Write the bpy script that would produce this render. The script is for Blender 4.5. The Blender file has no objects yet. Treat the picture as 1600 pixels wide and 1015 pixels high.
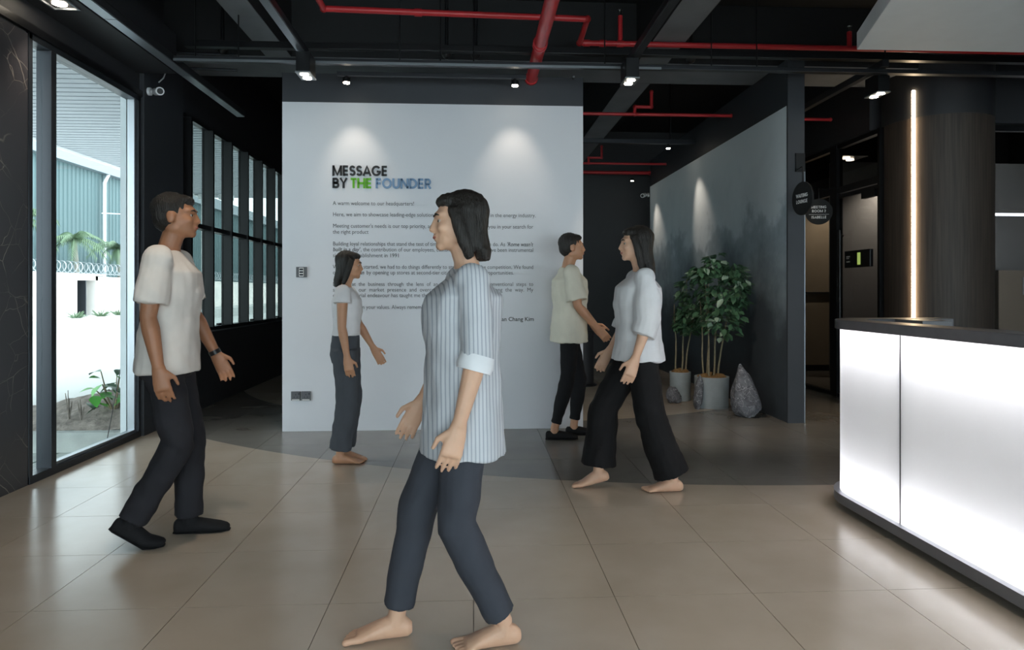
import bpy, bmesh, math, random
from mathutils import Vector, Matrix, noise
SC = bpy.context.scene
COL = SC.collection
R = math.radians

# ------------------------------------------------------------------ camera, sky, exposure
FPX, PSI = 1067.0, math.atan(60 / 1067.0)
cam_d = bpy.data.cameras.new('camera'); cam = bpy.data.objects.new('camera', cam_d); COL.objects.link(cam)
cam_d.sensor_width = 36; cam_d.lens = FPX / 1600 * 36; cam_d.shift_y = -52.5 / 1600
cam_d.clip_start = 0.05; cam_d.clip_end = 300
cam.location = (0, 0, 1.3); cam.rotation_euler = (R(90), 0, -PSI)
SC.camera = cam
SKY = 6.0
world = bpy.data.worlds.new('overcast_sky'); SC.world = world; world.use_nodes = True
_bg = world.node_tree.nodes['Background']
_bg.inputs[0].default_value = (0.86, 0.94, 1.0, 1); _bg.inputs[1].default_value = SKY
SC.view_settings.view_transform = 'Standard'; SC.view_settings.look = 'None'
SC.view_settings.exposure = 0.0; SC.view_settings.gamma = 1.0; SC.view_settings.use_curve_mapping = False

# ------------------------------------------------------------------ materials
def lin(h):
    h = h.lstrip('#'); o = []
    for i in (0, 2, 4):
        c = int(h[i:i + 2], 16) / 255
        o.append(c / 12.92 if c <= .04045 else ((c + .055) / 1.055) ** 2.4)
    return (*o, 1)
def new_mat(name):
    m = bpy.data.materials.new(name); m.use_nodes = True
    nt = m.node_tree
    return m, nt, nt.nodes['Principled BSDF']
def N(nt, typ, **kw):
    n = nt.nodes.new(typ)
    for k, v in kw.items(): setattr(n, k, v)
    return n
def mat(name, col, rough=.5, metal=0, var=.0, vscale=8, bump=0, bscale=60, spec=.5, stretch=None, col2=None, coat=0):
    m, nt, b = new_mat(name)
    c = lin(col) if isinstance(col, str) else col
    b.inputs['Base Color'].default_value = c
    b.inputs['Roughness'].default_value = rough; b.inputs['Metallic'].default_value = metal
    b.inputs['Specular IOR Level'].default_value = spec
    if coat: b.inputs['Coat Weight'].default_value = coat; b.inputs['Coat Roughness'].default_value = .1
    tc = N(nt, 'ShaderNodeTexCoord'); mp = N(nt, 'ShaderNodeMapping'); nt.links.new(tc.outputs['Object'], mp.inputs[0])
    if stretch: mp.inputs['Scale'].default_value = stretch
    if var or col2:
        nz = N(nt, 'ShaderNodeTexNoise'); nz.inputs['Scale'].default_value = vscale; nz.inputs['Detail'].default_value = 6
        nt.links.new(mp.outputs[0], nz.inputs['Vector'])
        rp = N(nt, 'ShaderNodeValToRGB'); rp.color_ramp.elements[0].position = .3; rp.color_ramp.elements[1].position = .7
        c2 = lin(col2) if col2 else tuple(min(1, x * (1 + var)) for x in c[:3]) + (1,)
        c1 = c if col2 else tuple(x * (1 - var) for x in c[:3]) + (1,)
        rp.color_ramp.elements[0].color = c1; rp.color_ramp.elements[1].color = c2
        nt.links.new(nz.outputs[0], rp.inputs[0]); nt.links.new(rp.outputs[0], b.inputs['Base Color'])
    if bump:
        n2 = N(nt, 'ShaderNodeTexNoise'); n2.inputs['Scale'].default_value = bscale; n2.inputs['Detail'].default_value = 5
        nt.links.new(mp.outputs[0], n2.inputs['Vector'])
        bp = N(nt, 'ShaderNodeBump'); bp.inputs['Strength'].default_value = bump; bp.inputs['Distance'].default_value = .01
        nt.links.new(n2.outputs[0], bp.inputs['Height']); nt.links.new(bp.outputs[0], b.inputs['Normal'])
    return m
def emit(name, col, s):
    m, nt, b = new_mat(name)
    b.inputs['Base Color'].default_value = (.8, .8, .8, 1)
    b.inputs['Emission Color'].default_value = lin(col); b.inputs['Emission Strength'].default_value = s
    return m
def glass_mat(name, tint, refl=.025, rough=.02):
    m, nt, b = new_mat(name); nt.nodes.remove(b)
    out = nt.nodes['Material Output']
    t = N(nt, 'ShaderNodeBsdfTransparent'); t.inputs[0].default_value = tint
    g = N(nt, 'ShaderNodeBsdfGlossy'); g.inputs['Roughness'].default_value = rough
    lw = N(nt, 'ShaderNodeLayerWeight'); lw.inputs[0].default_value = .5
    pw = N(nt, 'ShaderNodeMath', operation='POWER'); pw.inputs[1].default_value = 5; nt.links.new(lw.outputs['Facing'], pw.inputs[0])
    fr = N(nt, 'ShaderNodeMath', operation='MULTIPLY_ADD'); fr.inputs[1].default_value = .7; fr.inputs[2].default_value = refl; nt.links.new(pw.outputs[0], fr.inputs[0])
    mx = N(nt, 'ShaderNodeMixShader')
    nt.links.new(fr.outputs[0], mx.inputs[0]); nt.links.new(t.outputs[0], mx.inputs[1]); nt.links.new(g.outputs[0], mx.inputs[2])
    nt.links.new(mx.outputs[0], out.inputs[0])
    return m

M = {}
M['black_wall'] = mat('black_wall_paint', '#2b2c30', .55, var=.08, vscale=3)
M['black_ceiling'] = mat('black_ceiling_paint', '#17181b', .7, var=.1, vscale=2)
M['beam'] = mat('beam_bounce_grey', '#74777c', .6, var=.12, vscale=3, bump=.15, bscale=12)  # paler grey holds the light the floor throws up under the beams
M['white_wall'] = mat('white_wall_paint', '#d4d7de', .5, var=.015, vscale=2)
M['dark_band'] = mat('charcoal_paint', '#34373d', .55, var=.05, vscale=4)
M['frame'] = mat('dark_aluminium', '#34383e', .35, metal=.5)
M['black_metal'] = mat('black_metal', '#17181b', .35, metal=.3)
M['matte_black'] = mat('matte_black', '#121214', .75)
M['strut'] = mat('black_strut_metal', '#3a3c41', .35, metal=.6)
M['pale_metal'] = mat('pale_aluminium', '#9aa0a6', .35, metal=.8)
M['white_metal'] = mat('white_plastic', '#d8dade', .35)
M['red'] = mat('red_pipe_paint', '#b5282e', .38, var=.08, vscale=5)
M['chrome'] = mat('chrome', '#c8c8c8', .2, metal=1)
M['glass'] = glass_mat('clear_glass', (.93, .97, .96, 1))
M['grey_glass'] = glass_mat('grey_green_glass', (.55, .60, .585, 1))
M['tint_glass'] = glass_mat('tinted_glass', (.8, .79, .77, 1))
M['lamp'] = emit('lamp_warm', '#fff0d8', 40)
M['lamp_dim'] = emit('lamp_warm_dim', '#fff0d8', 6)
M['letter_black'] = mat('letter_black', '#1d1e21', .4)
M['letter_green'] = mat('letter_green', '#5fae1e', .4)
M['letter_blue'] = mat('letter_blue', '#6f8fb2', .4)
M['letter_white'] = mat('letter_white', '#e8e8e8', .5)
M['print_grey'] = mat('print_grey', '#45474c', .6)
M['switch'] = mat('switch_grey', '#5a5c61', .4)
M['switch_dark'] = mat('switch_dark', '#1c2030', .4)
M['canopy'] = mat('canopy_white', '#d6dade', .6, var=.02)
M['counter_top'] = mat('counter_stone', '#5c5b60', .35, var=.08, vscale=20)
M['plinth'] = mat('plinth_metal', '#6e7076', .35, metal=.5)
M['cavity'] = mat('cavity_white', '#f0f0f0', .8)
M['seam'] = mat('seam_black', '#2a2f2c', .5)
M['concrete_pot'] = mat('concrete_pot', '#a6aeb2', .8, var=.1, vscale=9, bump=.1)
M['soil'] = mat('dry_moss', '#8a6a44', .95, var=.35, vscale=60, bump=.6, bscale=80)
M['stem'] = mat('plant_stem', '#8b8068', .8, var=.2, vscale=30)
M['leaf'] = mat('ficus_leaf', '#4a6c50', .45, var=.3, vscale=6)
M['leaf_pale'] = mat('ficus_leaf_pale', '#9db39f', .5, var=.2, vscale=6)
M['leaf_bright'] = mat('shrub_leaf', '#4f9a3f', .45, var=.25, vscale=6)
M['palm_leaf'] = mat('palm_leaf', '#5d7458', .6, var=.2, vscale=3)
M['palm_trunk'] = mat('palm_trunk', '#8d8d84', .9, var=.2, vscale=8)
M['taupe'] = mat('taupe_panel', '#8d8271', .6, var=.04, vscale=3)
M['office'] = mat('office_wall', '#8e9094', .7)
M['office_box'] = mat('office_cabinet', '#6d655c', .6)
M['eye_white'] = mat('eye_white', '#b3a9a0', .3)
M['iris'] = mat('iris_dark', '#1e1410', .2)
M['hair'] = mat('dark_hair', '#17130f', .5, bump=.8, bscale=40, stretch=(6, 6, .6))
# outside
M['ext_white'] = mat('outside_white', '#d9dcdc', .8, var=.05, vscale=1.5)
M['fence'] = mat('weathered_white_wall', '#d8d4d0', .9, var=.06, vscale=1.2, col2='#efe9e4')
M['soffit'] = mat('soffit_slat', '#a2a8ae', .6)
M['soffit_back'] = mat('soffit_backing', '#3a3f44', .8)
M['clad'] = mat('teal_cladding', '#4f6669', .6, var=.06, vscale=.3)
M['trim_white'] = mat('roof_trim', '#7f8a90', .6)
M['paving'] = mat('outside_concrete', '#b4b6b4', .9, var=.06, vscale=.6)
M['kerb'] = mat('concrete_kerb', '#9aa09d', .9, var=.15, vscale=6, bump=.2)
M['dirt'] = mat('dry_dirt', '#7a736c', 1, var=.35, vscale=14, bump=1, bscale=30)
M['wire'] = mat('razor_wire_metal', '#a7aeb2', .4, metal=.6)
M['grey_reveal'] = mat('outside_grey_reveal', '#b9c0c4', .7)

def marble():
    m, nt, b = new_mat('black_marble'); b.inputs['Roughness'].default_value = .3
    tc = N(nt, 'ShaderNodeTexCoord')
    nz = N(nt, 'ShaderNodeTexNoise'); nz.inputs['Scale'].default_value = 1.6; nz.inputs['Detail'].default_value = 4
    nt.links.new(tc.outputs['Object'], nz.inputs['Vector'])
    mx = N(nt, 'ShaderNodeMix', data_type='VECTOR'); mx.inputs[0].default_value = .2
    nt.links.new(tc.outputs['Object'], mx.inputs[4]); nt.links.new(nz.outputs['Color'], mx.inputs[5])
    cols = []
    for sc, th in ((2.6, .006), (5.3, .005)):
        v = N(nt, 'ShaderNodeTexVoronoi', feature='DISTANCE_TO_EDGE'); v.inputs['Scale'].default_value = sc
        nt.links.new(mx.outputs[1], v.inputs['Vector'])
        rp = N(nt, 'ShaderNodeValToRGB'); rp.color_ramp.elements[0].position = 0; rp.color_ramp.elements[1].position = th
        rp.color_ramp.elements[0].color = (1, 1, 1, 1); rp.color_ramp.elements[1].color = (0, 0, 0, 1)
        nt.links.new(v.outputs[0], rp.inputs[0]); cols.append(rp)
    n3 = N(nt, 'ShaderNodeTexNoise'); n3.inputs['Scale'].default_value = 3.1
    nt.links.new(tc.outputs['Object'], n3.inputs['Vector'])
    r3 = N(nt, 'ShaderNodeValToRGB'); r3.color_ramp.elements[0].position = .42; r3.color_ramp.elements[1].position = .6
    nt.links.new(n3.outputs[0], r3.inputs[0])
    ad = N(nt, 'ShaderNodeMath', operation='MAXIMUM'); nt.links.new(cols[0].outputs[0], ad.inputs[0]); nt.links.new(cols[1].outputs[0], ad.inputs[1])
    mu = N(nt, 'ShaderNodeMath', operation='MULTIPLY'); nt.links.new(ad.outputs[0], mu.inputs[0]); nt.links.new(r3.outputs[0], mu.inputs[1])
    mc = N(nt, 'ShaderNodeMix', data_type='RGBA'); mc.inputs[6].default_value = lin('#39383c'); mc.inputs[7].default_value = lin('#a39a90')
    nt.links.new(mu.outputs[0], mc.inputs[0]); nt.links.new(mc.outputs[2], b.inputs['Base Color'])
    return m
M['marble'] = marble()

def floor_tile_mat():
    m, nt, b = new_mat('porcelain_floor_tile')
    g = N(nt, 'ShaderNodeNewGeometry')
    def circ(cx, cy, r):
        d = N(nt, 'ShaderNodeVectorMath', operation='DISTANCE'); d.inputs[1].default_value = (cx, cy, 0)
        s = N(nt, 'ShaderNodeVectorMath', operation='MULTIPLY'); s.inputs[1].default_value = (1, 1, 0)
        nt.links.new(g.outputs['Position'], s.inputs[0]); nt.links.new(s.outputs[0], d.inputs[0])
        k = N(nt, 'ShaderNodeMath', operation='LESS_THAN'); k.inputs[1].default_value = r
        nt.links.new(d.outputs['Value'], k.inputs[0]); return k
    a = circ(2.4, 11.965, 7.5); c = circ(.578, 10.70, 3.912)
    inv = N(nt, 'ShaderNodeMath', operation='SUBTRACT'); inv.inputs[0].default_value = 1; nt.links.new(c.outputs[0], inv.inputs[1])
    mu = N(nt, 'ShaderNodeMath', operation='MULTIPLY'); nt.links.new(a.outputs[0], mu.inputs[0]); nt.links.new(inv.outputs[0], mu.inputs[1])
    nz = N(nt, 'ShaderNodeTexNoise'); nz.inputs['Scale'].default_value = 2.2; nz.inputs['Detail'].default_value = 8
    nt.links.new(g.outputs['Position'], nz.inputs['Vector'])
    def ramp(c1, c2):
        r = N(nt, 'ShaderNodeValToRGB'); r.color_ramp.elements[0].position = .3; r.color_ramp.elements[1].position = .7
        r.color_ramp.elements[0].color = lin(c1); r.color_ramp.elements[1].color = lin(c2)
        nt.links.new(nz.outputs[0], r.inputs[0]); return r
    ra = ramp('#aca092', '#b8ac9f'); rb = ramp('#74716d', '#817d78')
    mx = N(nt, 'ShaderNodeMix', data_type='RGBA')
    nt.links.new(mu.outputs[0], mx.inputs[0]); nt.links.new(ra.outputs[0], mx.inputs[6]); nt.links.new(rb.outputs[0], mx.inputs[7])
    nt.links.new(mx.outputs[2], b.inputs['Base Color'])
    b.inputs['Roughness'].default_value = .22; b.inputs['Specular IOR Level'].default_value = .6
    n2 = N(nt, 'ShaderNodeTexNoise'); n2.inputs['Scale'].default_value = 5; n2.inputs['Detail'].default_value = 3
    nt.links.new(g.outputs['Position'], n2.inputs['Vector'])
    bp = N(nt, 'ShaderNodeBump'); bp.inputs['Strength'].default_value = .05; bp.inputs['Distance'].default_value = .02
    nt.links.new(n2.outputs[0], bp.inputs['Height']); nt.links.new(bp.outputs[0], b.inputs['Normal'])
    return m
M['tile'] = floor_tile_mat()
M['grout'] = mat('grout', '#57524a', .9)

def mural_mat():
    m, nt, b = new_mat('ink_wash_mural'); b.inputs['Roughness'].default_value = .55
    g = N(nt, 'ShaderNodeNewGeometry'); sx = N(nt, 'ShaderNodeSeparateXYZ'); nt.links.new(g.outputs['Position'], sx.inputs[0])
    nz = N(nt, 'ShaderNodeTexNoise'); nz.inputs['Scale'].default_value = 1.3; nz.inputs['Detail'].default_value = 9; nz.inputs['Roughness'].default_value = .62
    nt.links.new(g.outputs['Position'], nz.inputs['Vector'])
    # height of the ink front: higher towards the far end
    a = N(nt, 'ShaderNodeMath', operation='MULTIPLY_ADD'); a.inputs[1].default_value = 2.2; nt.links.new(nz.outputs[0], a.inputs[0])
    s = N(nt, 'ShaderNodeMath', operation='MULTIPLY'); s.inputs[1].default_value = -1; nt.links.new(sx.outputs['Z'], s.inputs[0])
    nt.links.new(s.outputs[0], a.inputs[2])
    rp = N(nt, 'ShaderNodeValToRGB'); e = rp.color_ramp.elements
    mr = N(nt, 'ShaderNodeMapRange'); mr.inputs[1].default_value = -1.65; mr.inputs[2].default_value = 1.1
    nt.links.new(a.outputs[0], mr.inputs[0])
    e[0].position = 0; e[0].color = lin('#dde4ea'); e[1].position = 1; e[1].color = lin('#2f343a')
    for p, c in ((.22, '#d0d8df'), (.29, '#a8b3bc'), (.46, '#7f8a93'), (.66, '#474e56')):
        k = e.new(p); k.color = lin(c)
    nt.links.new(mr.outputs[0], rp.inputs[0]); nt.links.new(rp.outputs[0], b.inputs['Base Color'])
    return m
M['mural'] = mural_mat()

def wood_mat():
    m, nt, b = new_mat('dark_wood_veneer'); b.inputs['Roughness'].default_value = .62
    tc = N(nt, 'ShaderNodeTexCoord'); mp = N(nt, 'ShaderNodeMapping'); mp.inputs['Scale'].default_value = (40, 40, 1.2)
    nt.links.new(tc.outputs['Object'], mp.inputs[0])
    nz = N(nt, 'ShaderNodeTexNoise'); nz.inputs['Scale'].default_value = 1.5; nz.inputs['Detail'].default_value = 6
    nt.links.new(mp.outputs[0], nz.inputs['Vector'])
    rp = N(nt, 'ShaderNodeValToRGB'); rp.color_ramp.elements[0].position = .3; rp.color_ramp.elements[1].position = .75
    rp.color_ramp.elements[0].color = lin('#332b27'); rp.color_ramp.elements[1].color = lin('#4d433c')
    nt.links.new(nz.outputs[0], rp.inputs[0]); nt.links.new(rp.outputs[0], b.inputs['Base Color'])
    return m
M['wood'] = wood_mat()

def acrylic_mat():
    m, nt, b = new_mat('frosted_acrylic'); nt.nodes.remove(b)
    t = N(nt, 'ShaderNodeBsdfTranslucent'); t.inputs[0].default_value = (.9, .9, .9, 1)
    d = N(nt, 'ShaderNodeBsdfDiffuse'); d.inputs[0].default_value = (.8, .8, .8, 1)
    g = N(nt, 'ShaderNodeBsdfGlossy'); g.inputs['Roughness'].default_value = .25
    x = N(nt, 'ShaderNodeMixShader'); x.inputs[0].default_value = .2
    y = N(nt, 'ShaderNodeMixShader'); y.inputs[0].default_value = .03
    nt.links.new(t.outputs[0], x.inputs[1]); nt.links.new(d.outputs[0], x.inputs[2])
    nt.links.new(x.outputs[0], y.inputs[1]); nt.links.new(g.outputs[0], y.inputs[2])
    nt.links.new(y.outputs[0], nt.nodes['Material Output'].inputs[0])
    return m
M['acrylic'] = acrylic_mat()

def rock_mat():
    m = mat('veined_rock', '#4a4b51', .75, col2='#77777d', vscale=16, bump=1, bscale=24)
    nt = m.node_tree; b = nt.nodes['Principled BSDF']; src = b.inputs['Base Color'].links[0].from_socket
    tc = N(nt, 'ShaderNodeTexCoord')
    v = N(nt, 'ShaderNodeTexNoise'); v.inputs['Scale'].default_value = 11; v.inputs['Detail'].default_value = 8; v.inputs['Distortion'].default_value = 1.4
    nt.links.new(tc.outputs['Object'], v.inputs['Vector'])
    rp = N(nt, 'ShaderNodeValToRGB'); e = rp.color_ramp.elements
    e[0].position = .485; e[0].color = (0, 0, 0, 1); e[1].position = .5; e[1].color = (1, 1, 1, 1); k = e.new(.515); k.color = (0, 0, 0, 1)
    nt.links.new(v.outputs[0], rp.inputs[0])
    mx = N(nt, 'ShaderNodeMix', data_type='RGBA'); mx.inputs[7].default_value = lin('#b4b4b8')
    nt.links.new(rp.outputs[0], mx.inputs[0]); nt.links.new(src, mx.inputs[6]); nt.links.new(mx.outputs[2], b.inputs['Base Color'])
    return m
M['rock'] = rock_mat()

# ------------------------------------------------------------------ mesh building
class MB:
    def __init__(s): s.v = []; s.f = []
    def add(s, vs, fs):
        o = len(s.v); s.v += [Vector(p) for p in vs]; s.f += [tuple(i + o for i in f) for f in fs]; return s
    def box(s, lo, hi):
        x0, y0, z0 = lo; x1, y1, z1 = hi
        return s.add([(x0, y0, z0), (x1, y0, z0), (x1, y1, z0), (x0, y1, z0), (x0, y0, z1), (x1, y0, z1), (x1, y1, z1), (x0, y1, z1)],
                     [(0, 3, 2, 1), (4, 5, 6, 7), (0, 1, 5, 4), (1, 2, 6, 5), (2, 3, 7, 6), (3, 0, 4, 7)])
    def obox(s, c, h, mtx):
        c = Vector(c); vs = [c + mtx @ Vector((sx * h[0], sy * h[1], sz * h[2])) for sz in (-1, 1) for sx, sy in ((-1, -1), (1, -1), (1, 1), (-1, 1))]
        return s.add(vs, [(0, 3, 2, 1), (4, 5, 6, 7), (0, 1, 5, 4), (1, 2, 6, 5), (2, 3, 7, 6), (3, 0, 4, 7)])
    def loft(s, secs, seg=14):
        """secs: (centre, u-vector, v-vector); elliptical rings joined, capped"""
        o = len(s.v); n = len(secs)
        for c, u, v in secs:
            for k in range(seg):
                t = 2 * math.pi * k / seg
                s.v.append(Vector(c) + Vector(u) * math.cos(t) + Vector(v) * math.sin(t))
        for i in range(n - 1):
            for k in range(seg):
                a = o + i * seg + k; b = o + i * seg + (k + 1) % seg
                s.f.append((a, b, b + seg, a + seg))
        s.f.append(tuple(o + k for k in reversed(range(seg)))); s.f.append(tuple(o + (n - 1) * seg + k for k in range(seg)))
        return s
    def tube(s, pts, r, seg=10, ref=None):
        pts = [Vector(p) for p in pts]; n = len(pts)
        rs = r if isinstance(r, (list, tuple)) else [r] * n
        secs = []; u = None
        for i, p in enumerate(pts):
            d = (pts[min(i + 1, n - 1)] - pts[max(i - 1, 0)]).normalized()
            if u is None:
                a = Vector(ref) if ref else (Vector((0, 0, 1)) if abs(d.z) < .9 else Vector((1, 0, 0)))
                u = (a - d * a.dot(d)).normalized()
            else: u = (u - d * u.dot(d)).normalized()
            w = d.cross(u); ra = rs[i]
            ra, rb = ra if isinstance(ra, tuple) else (ra, ra)
            secs.append((p, u * ra, w * rb))
        return s.loft(secs, seg)
    def ell(s, c, r, seg=16, rings=10, mtx=None):
        c = Vector(c); mtx = mtx or Matrix.Identity(3); o = len(s.v)
        s.v.append(c + mtx @ Vector((0, 0, -r[2])))
        for i in range(1, rings):
            p = -math.pi / 2 + math.pi * i / rings
            for k in range(seg):
                t = 2 * math.pi * k / seg
                s.v.append(c + mtx @ Vector((r[0] * math.cos(p) * math.cos(t), r[1] * math.cos(p) * math.sin(t), r[2] * math.sin(p))))
        s.v.append(c + mtx @ Vector((0, 0, r[2]))); top = len(s.v) - 1
        for k in range(seg):
            s.f.append((o, o + 1 + (k + 1) % seg, o + 1 + k))
            q = o + 1 + (rings - 2) * seg
            s.f.append((q + k, q + (k + 1) % seg, top))
        for i in range(rings - 2):
            for k in range(seg):
                a = o + 1 + i * seg + k; b = o + 1 + i * seg + (k + 1) % seg
                s.f.append((a, b, b + seg, a + seg))
        return s
    def lathe(s, prof, c, seg=32, a0=0, a1=2 * math.pi):
        c = Vector(c); o = len(s.v); n = len(prof); full = abs(a1 - a0 - 2 * math.pi) < 1e-6; m = seg if full else seg + 1
        for r, z in prof:
            for k in range(m):
                t = a0 + (a1 - a0) * k / seg
                s.v.append(c + Vector((r * math.cos(t), r * math.sin(t), z)))
        for i in range(n - 1):
            for k in range(seg):
                a = o + i * m + k; b = o + i * m + (k + 1) % m
                s.f.append((a, b, b + m, a + m))
        return s
    def prism(s, poly, z0, z1):
        n = len(poly)
        vs = [(x, y, z0) for x, y in poly] + [(x, y, z1) for x, y in poly]
        return s.add(vs, [tuple(reversed(range(n))), tuple(range(n, 2 * n))] + [(i, (i + 1) % n, n + (i + 1) % n, n + i) for i in range(n)])
    def xf(s, m):
        s.v = [m @ p for p in s.v]; return s
    def mesh(s, name, smooth=None, fix=True):
        me = bpy.data.meshes.new(name); me.from_pydata([tuple(p) for p in s.v], [], s.f)
        if fix:
            bm = bmesh.new(); bm.from_mesh(me); bmesh.ops.recalc_face_normals(bm, faces=bm.faces); bm.to_mesh(me); bm.free()
        if smooth is not None:
            me.polygons.foreach_set('use_smooth', [True] * len(me.polygons))
            if smooth < 180: me.set_sharp_from_angle(angle=R(smooth))
        me.update(); return me

OFF = {}
def tag(o, label=None, cat=None, group=None, kind=None):
    if label: o['label'] = label
    if cat: o['category'] = cat
    if group: o['group'] = group
    if kind: o['kind'] = kind
    return o
def link(name, data, m, parent=None, loc=(0, 0, 0)):
    o = bpy.data.objects.new(name, data); COL.objects.link(o); o.location = loc
    if m is not None and data is not None and not data.materials: data.materials.append(M[m] if isinstance(m, str) else m)
    if parent: o.parent = parent
    return o
def part(name, mb, m, parent=None, smooth=None, bev=0, local=False, fix=True):
    """one mesh object; top-level ones get their origin at their base, parts share the origin of their thing"""
    if parent is None:
        xs = [p.x for p in mb.v]; ys = [p.y for p in mb.v]; zs = [p.z for p in mb.v]
        off = Vector(((min(xs) + max(xs)) / 2, (min(ys) + max(ys)) / 2, min(zs)))
    else: off = OFF.get(parent.name, Vector((0, 0, 0)))
    if not local: mb.v = [p - off for p in mb.v]
    o = link(name, mb.mesh(name, smooth, fix), m, parent, off if parent is None else (0, 0, 0))
    OFF[o.name] = off
    if bev:
        b = o.modifiers.new('bevel', 'BEVEL'); b.width = bev; b.segments = 2; b.limit_method = 'ANGLE'
    return o
def root(name, label, cat, loc, rotz=0, group=None):
    o = bpy.data.objects.new(name, None); COL.objects.link(o); o.location = loc; o.rotation_euler = (0, 0, rotz)
    o.empty_display_size = .1; OFF[o.name] = Vector(loc) if not rotz else Vector((0, 0, 0))
    return tag(o, label, cat, group)
def box(lo, hi): return MB().box(lo, hi)
def struct(name, mb, m, label=None, **k):
    return tag(part(name, mb, m, **k), label=label, kind='structure')
def spot(name, loc, target, power, angle, col=(1, .86, .7), blend=.6, size=.03, parent=None):
    l = bpy.data.lights.new(name, 'SPOT'); l.energy = power; l.spot_size = R(angle); l.spot_blend = max(blend, .9); l.color = col; l.shadow_soft_size = size
    o = bpy.data.objects.new(name, l); COL.objects.link(o)
    d = Vector(target) - Vector(loc); o.rotation_euler = d.to_track_quat('-Z', 'Y').to_euler()
    if parent: o.parent = parent; o.location = Vector(loc) - OFF[parent.name]
    else: o.location = loc
    return o

# ------------------------------------------------------------------ the setting: floor
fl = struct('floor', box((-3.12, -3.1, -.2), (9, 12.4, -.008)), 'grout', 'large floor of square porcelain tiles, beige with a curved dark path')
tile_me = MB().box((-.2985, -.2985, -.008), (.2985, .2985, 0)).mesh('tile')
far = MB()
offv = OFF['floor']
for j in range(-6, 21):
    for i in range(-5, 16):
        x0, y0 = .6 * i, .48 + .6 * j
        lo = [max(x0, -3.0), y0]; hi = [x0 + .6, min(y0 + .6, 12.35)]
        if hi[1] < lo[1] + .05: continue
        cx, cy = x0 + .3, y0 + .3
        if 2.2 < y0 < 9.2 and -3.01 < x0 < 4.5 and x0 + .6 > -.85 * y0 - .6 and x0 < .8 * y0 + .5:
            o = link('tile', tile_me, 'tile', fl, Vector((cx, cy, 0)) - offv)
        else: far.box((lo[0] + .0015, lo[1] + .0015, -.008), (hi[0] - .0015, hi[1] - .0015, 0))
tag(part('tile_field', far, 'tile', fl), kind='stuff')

# walls ---------------------------------------------------------------
wl = MB()
TOP = 4.2
for lo, hi in (((-3.12, -3, 0), (-3, 4.76, TOP)), ((-3.12, 4.76, 3.045), (-3, 6.3, TOP)), ((-3.12, 6.3, 0), (-3, 7.25, TOP)),
               ((-3.12, 7.25, 0), (-3, 12.4, .86)), ((-3.12, 7.25, 3.15), (-3, 12.4, TOP)), ((-3.12, 12.0, .86), (-3, 12.4, 3.15))):
    wl.box(lo, hi)
wall_left = struct('wall_left', wl, 'black_wall', 'black wall with the tall window and the row of narrow panes')
part('column', box((-3, 6.32, 0), (-2.96, 7.15, 3.6)), 'dark_band', wall_left)
part('marble_panel', box((-3, 3.55, 0), (-2.985, 4.755, 3.03)), 'marble', wall_left)
part('marble_panel', box((-3, 2.345, 0), (-2.985, 3.545, 3.03)), 'marble', wall_left)
part('marble_panel', box((-3, 1.14, 0), (-2.985, 2.34, 3.03)), 'marble', wall_left)
part('outer_reveal', box((-3.135, 6.255, 0), (-3.085, 6.32, 3.06)), 'grey_reveal', wall_left)
part('head_trim', box((-3, 2, 3.045), (-2.97, 6.32, 3.1)), 'black_metal', wall_left)

struct('wall_back', box((-3.12, 12.3, 0), (9.1, 12.42, TOP)), 'black_wall', 'black wall at the far end of the passage')
wc = struct('wall_center', box((-1.774, 6.45, 0), (1.04, 6.6, 3.06)), 'white_wall', 'free-standing white wall panel carrying the founder message')
part('upper_band', box((-1.774, 6.45, 3.06), (1.04, 6.6, 3.33)), 'dark_band', wc)
wr = struct('wall_right', box((3.1, 6.6, 0), (3.26, 11.86, 3.14)), 'mural', 'partition wall painted with a grey ink-wash mural')
part('upper_band', box((3.1, 6.6, 3.14), (3.26, 11.86, 3.6)), 'dark_band', wr)
part('end_panel', box((3.095, 6.575, 0), (3.265, 6.6, 3.6)), 'dark_band', wr)
part('edge_strip', box((3.262, 6.57, 0), (3.27, 6.576, 2.5)), 'pale_metal', wr)
struct('wall_far', box((9, 7.1, 0), (9.12, 12.3, TOP)), 'black_wall', 'dark outer wall of the office and meeting room')
struct('wall_side', box((7.2, -3, 0), (7.32, 7.2, TOP)), 'black_wall', 'black side wall behind the reception')

# ceiling ------------------------------------------------------------
ce = struct('ceiling', box((-3.12, -3.1, TOP), (9, 12.4, 4.4)), 'black_ceiling', 'black painted open ceiling with downstand beams')
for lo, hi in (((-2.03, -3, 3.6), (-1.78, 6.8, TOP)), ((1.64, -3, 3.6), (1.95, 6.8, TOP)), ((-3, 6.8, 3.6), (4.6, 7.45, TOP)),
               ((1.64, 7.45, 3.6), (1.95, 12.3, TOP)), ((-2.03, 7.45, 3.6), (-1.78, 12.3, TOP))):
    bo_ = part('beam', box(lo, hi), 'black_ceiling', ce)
    part('underside_bounce_tone', box((lo[0] + .004, lo[1] + .004, lo[2] - .006), (hi[0] - .004, hi[1] - .004, lo[2])), 'beam', bo_)  # thin grey panel: floor bounce put into colour below the black beam
part('soffit', box((-3, -3, 3.25), (-2.66, 6.28, 3.6)), 'black_wall', ce)
part('bulkhead', box((4.42, 7.4, 3.1), (4.62, 12.3, TOP)), 'black_wall', ce)
part('bulkhead', box((5.4, 7.0, 3.1), (9, 7.2, TOP)), 'black_wall', ce)

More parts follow.
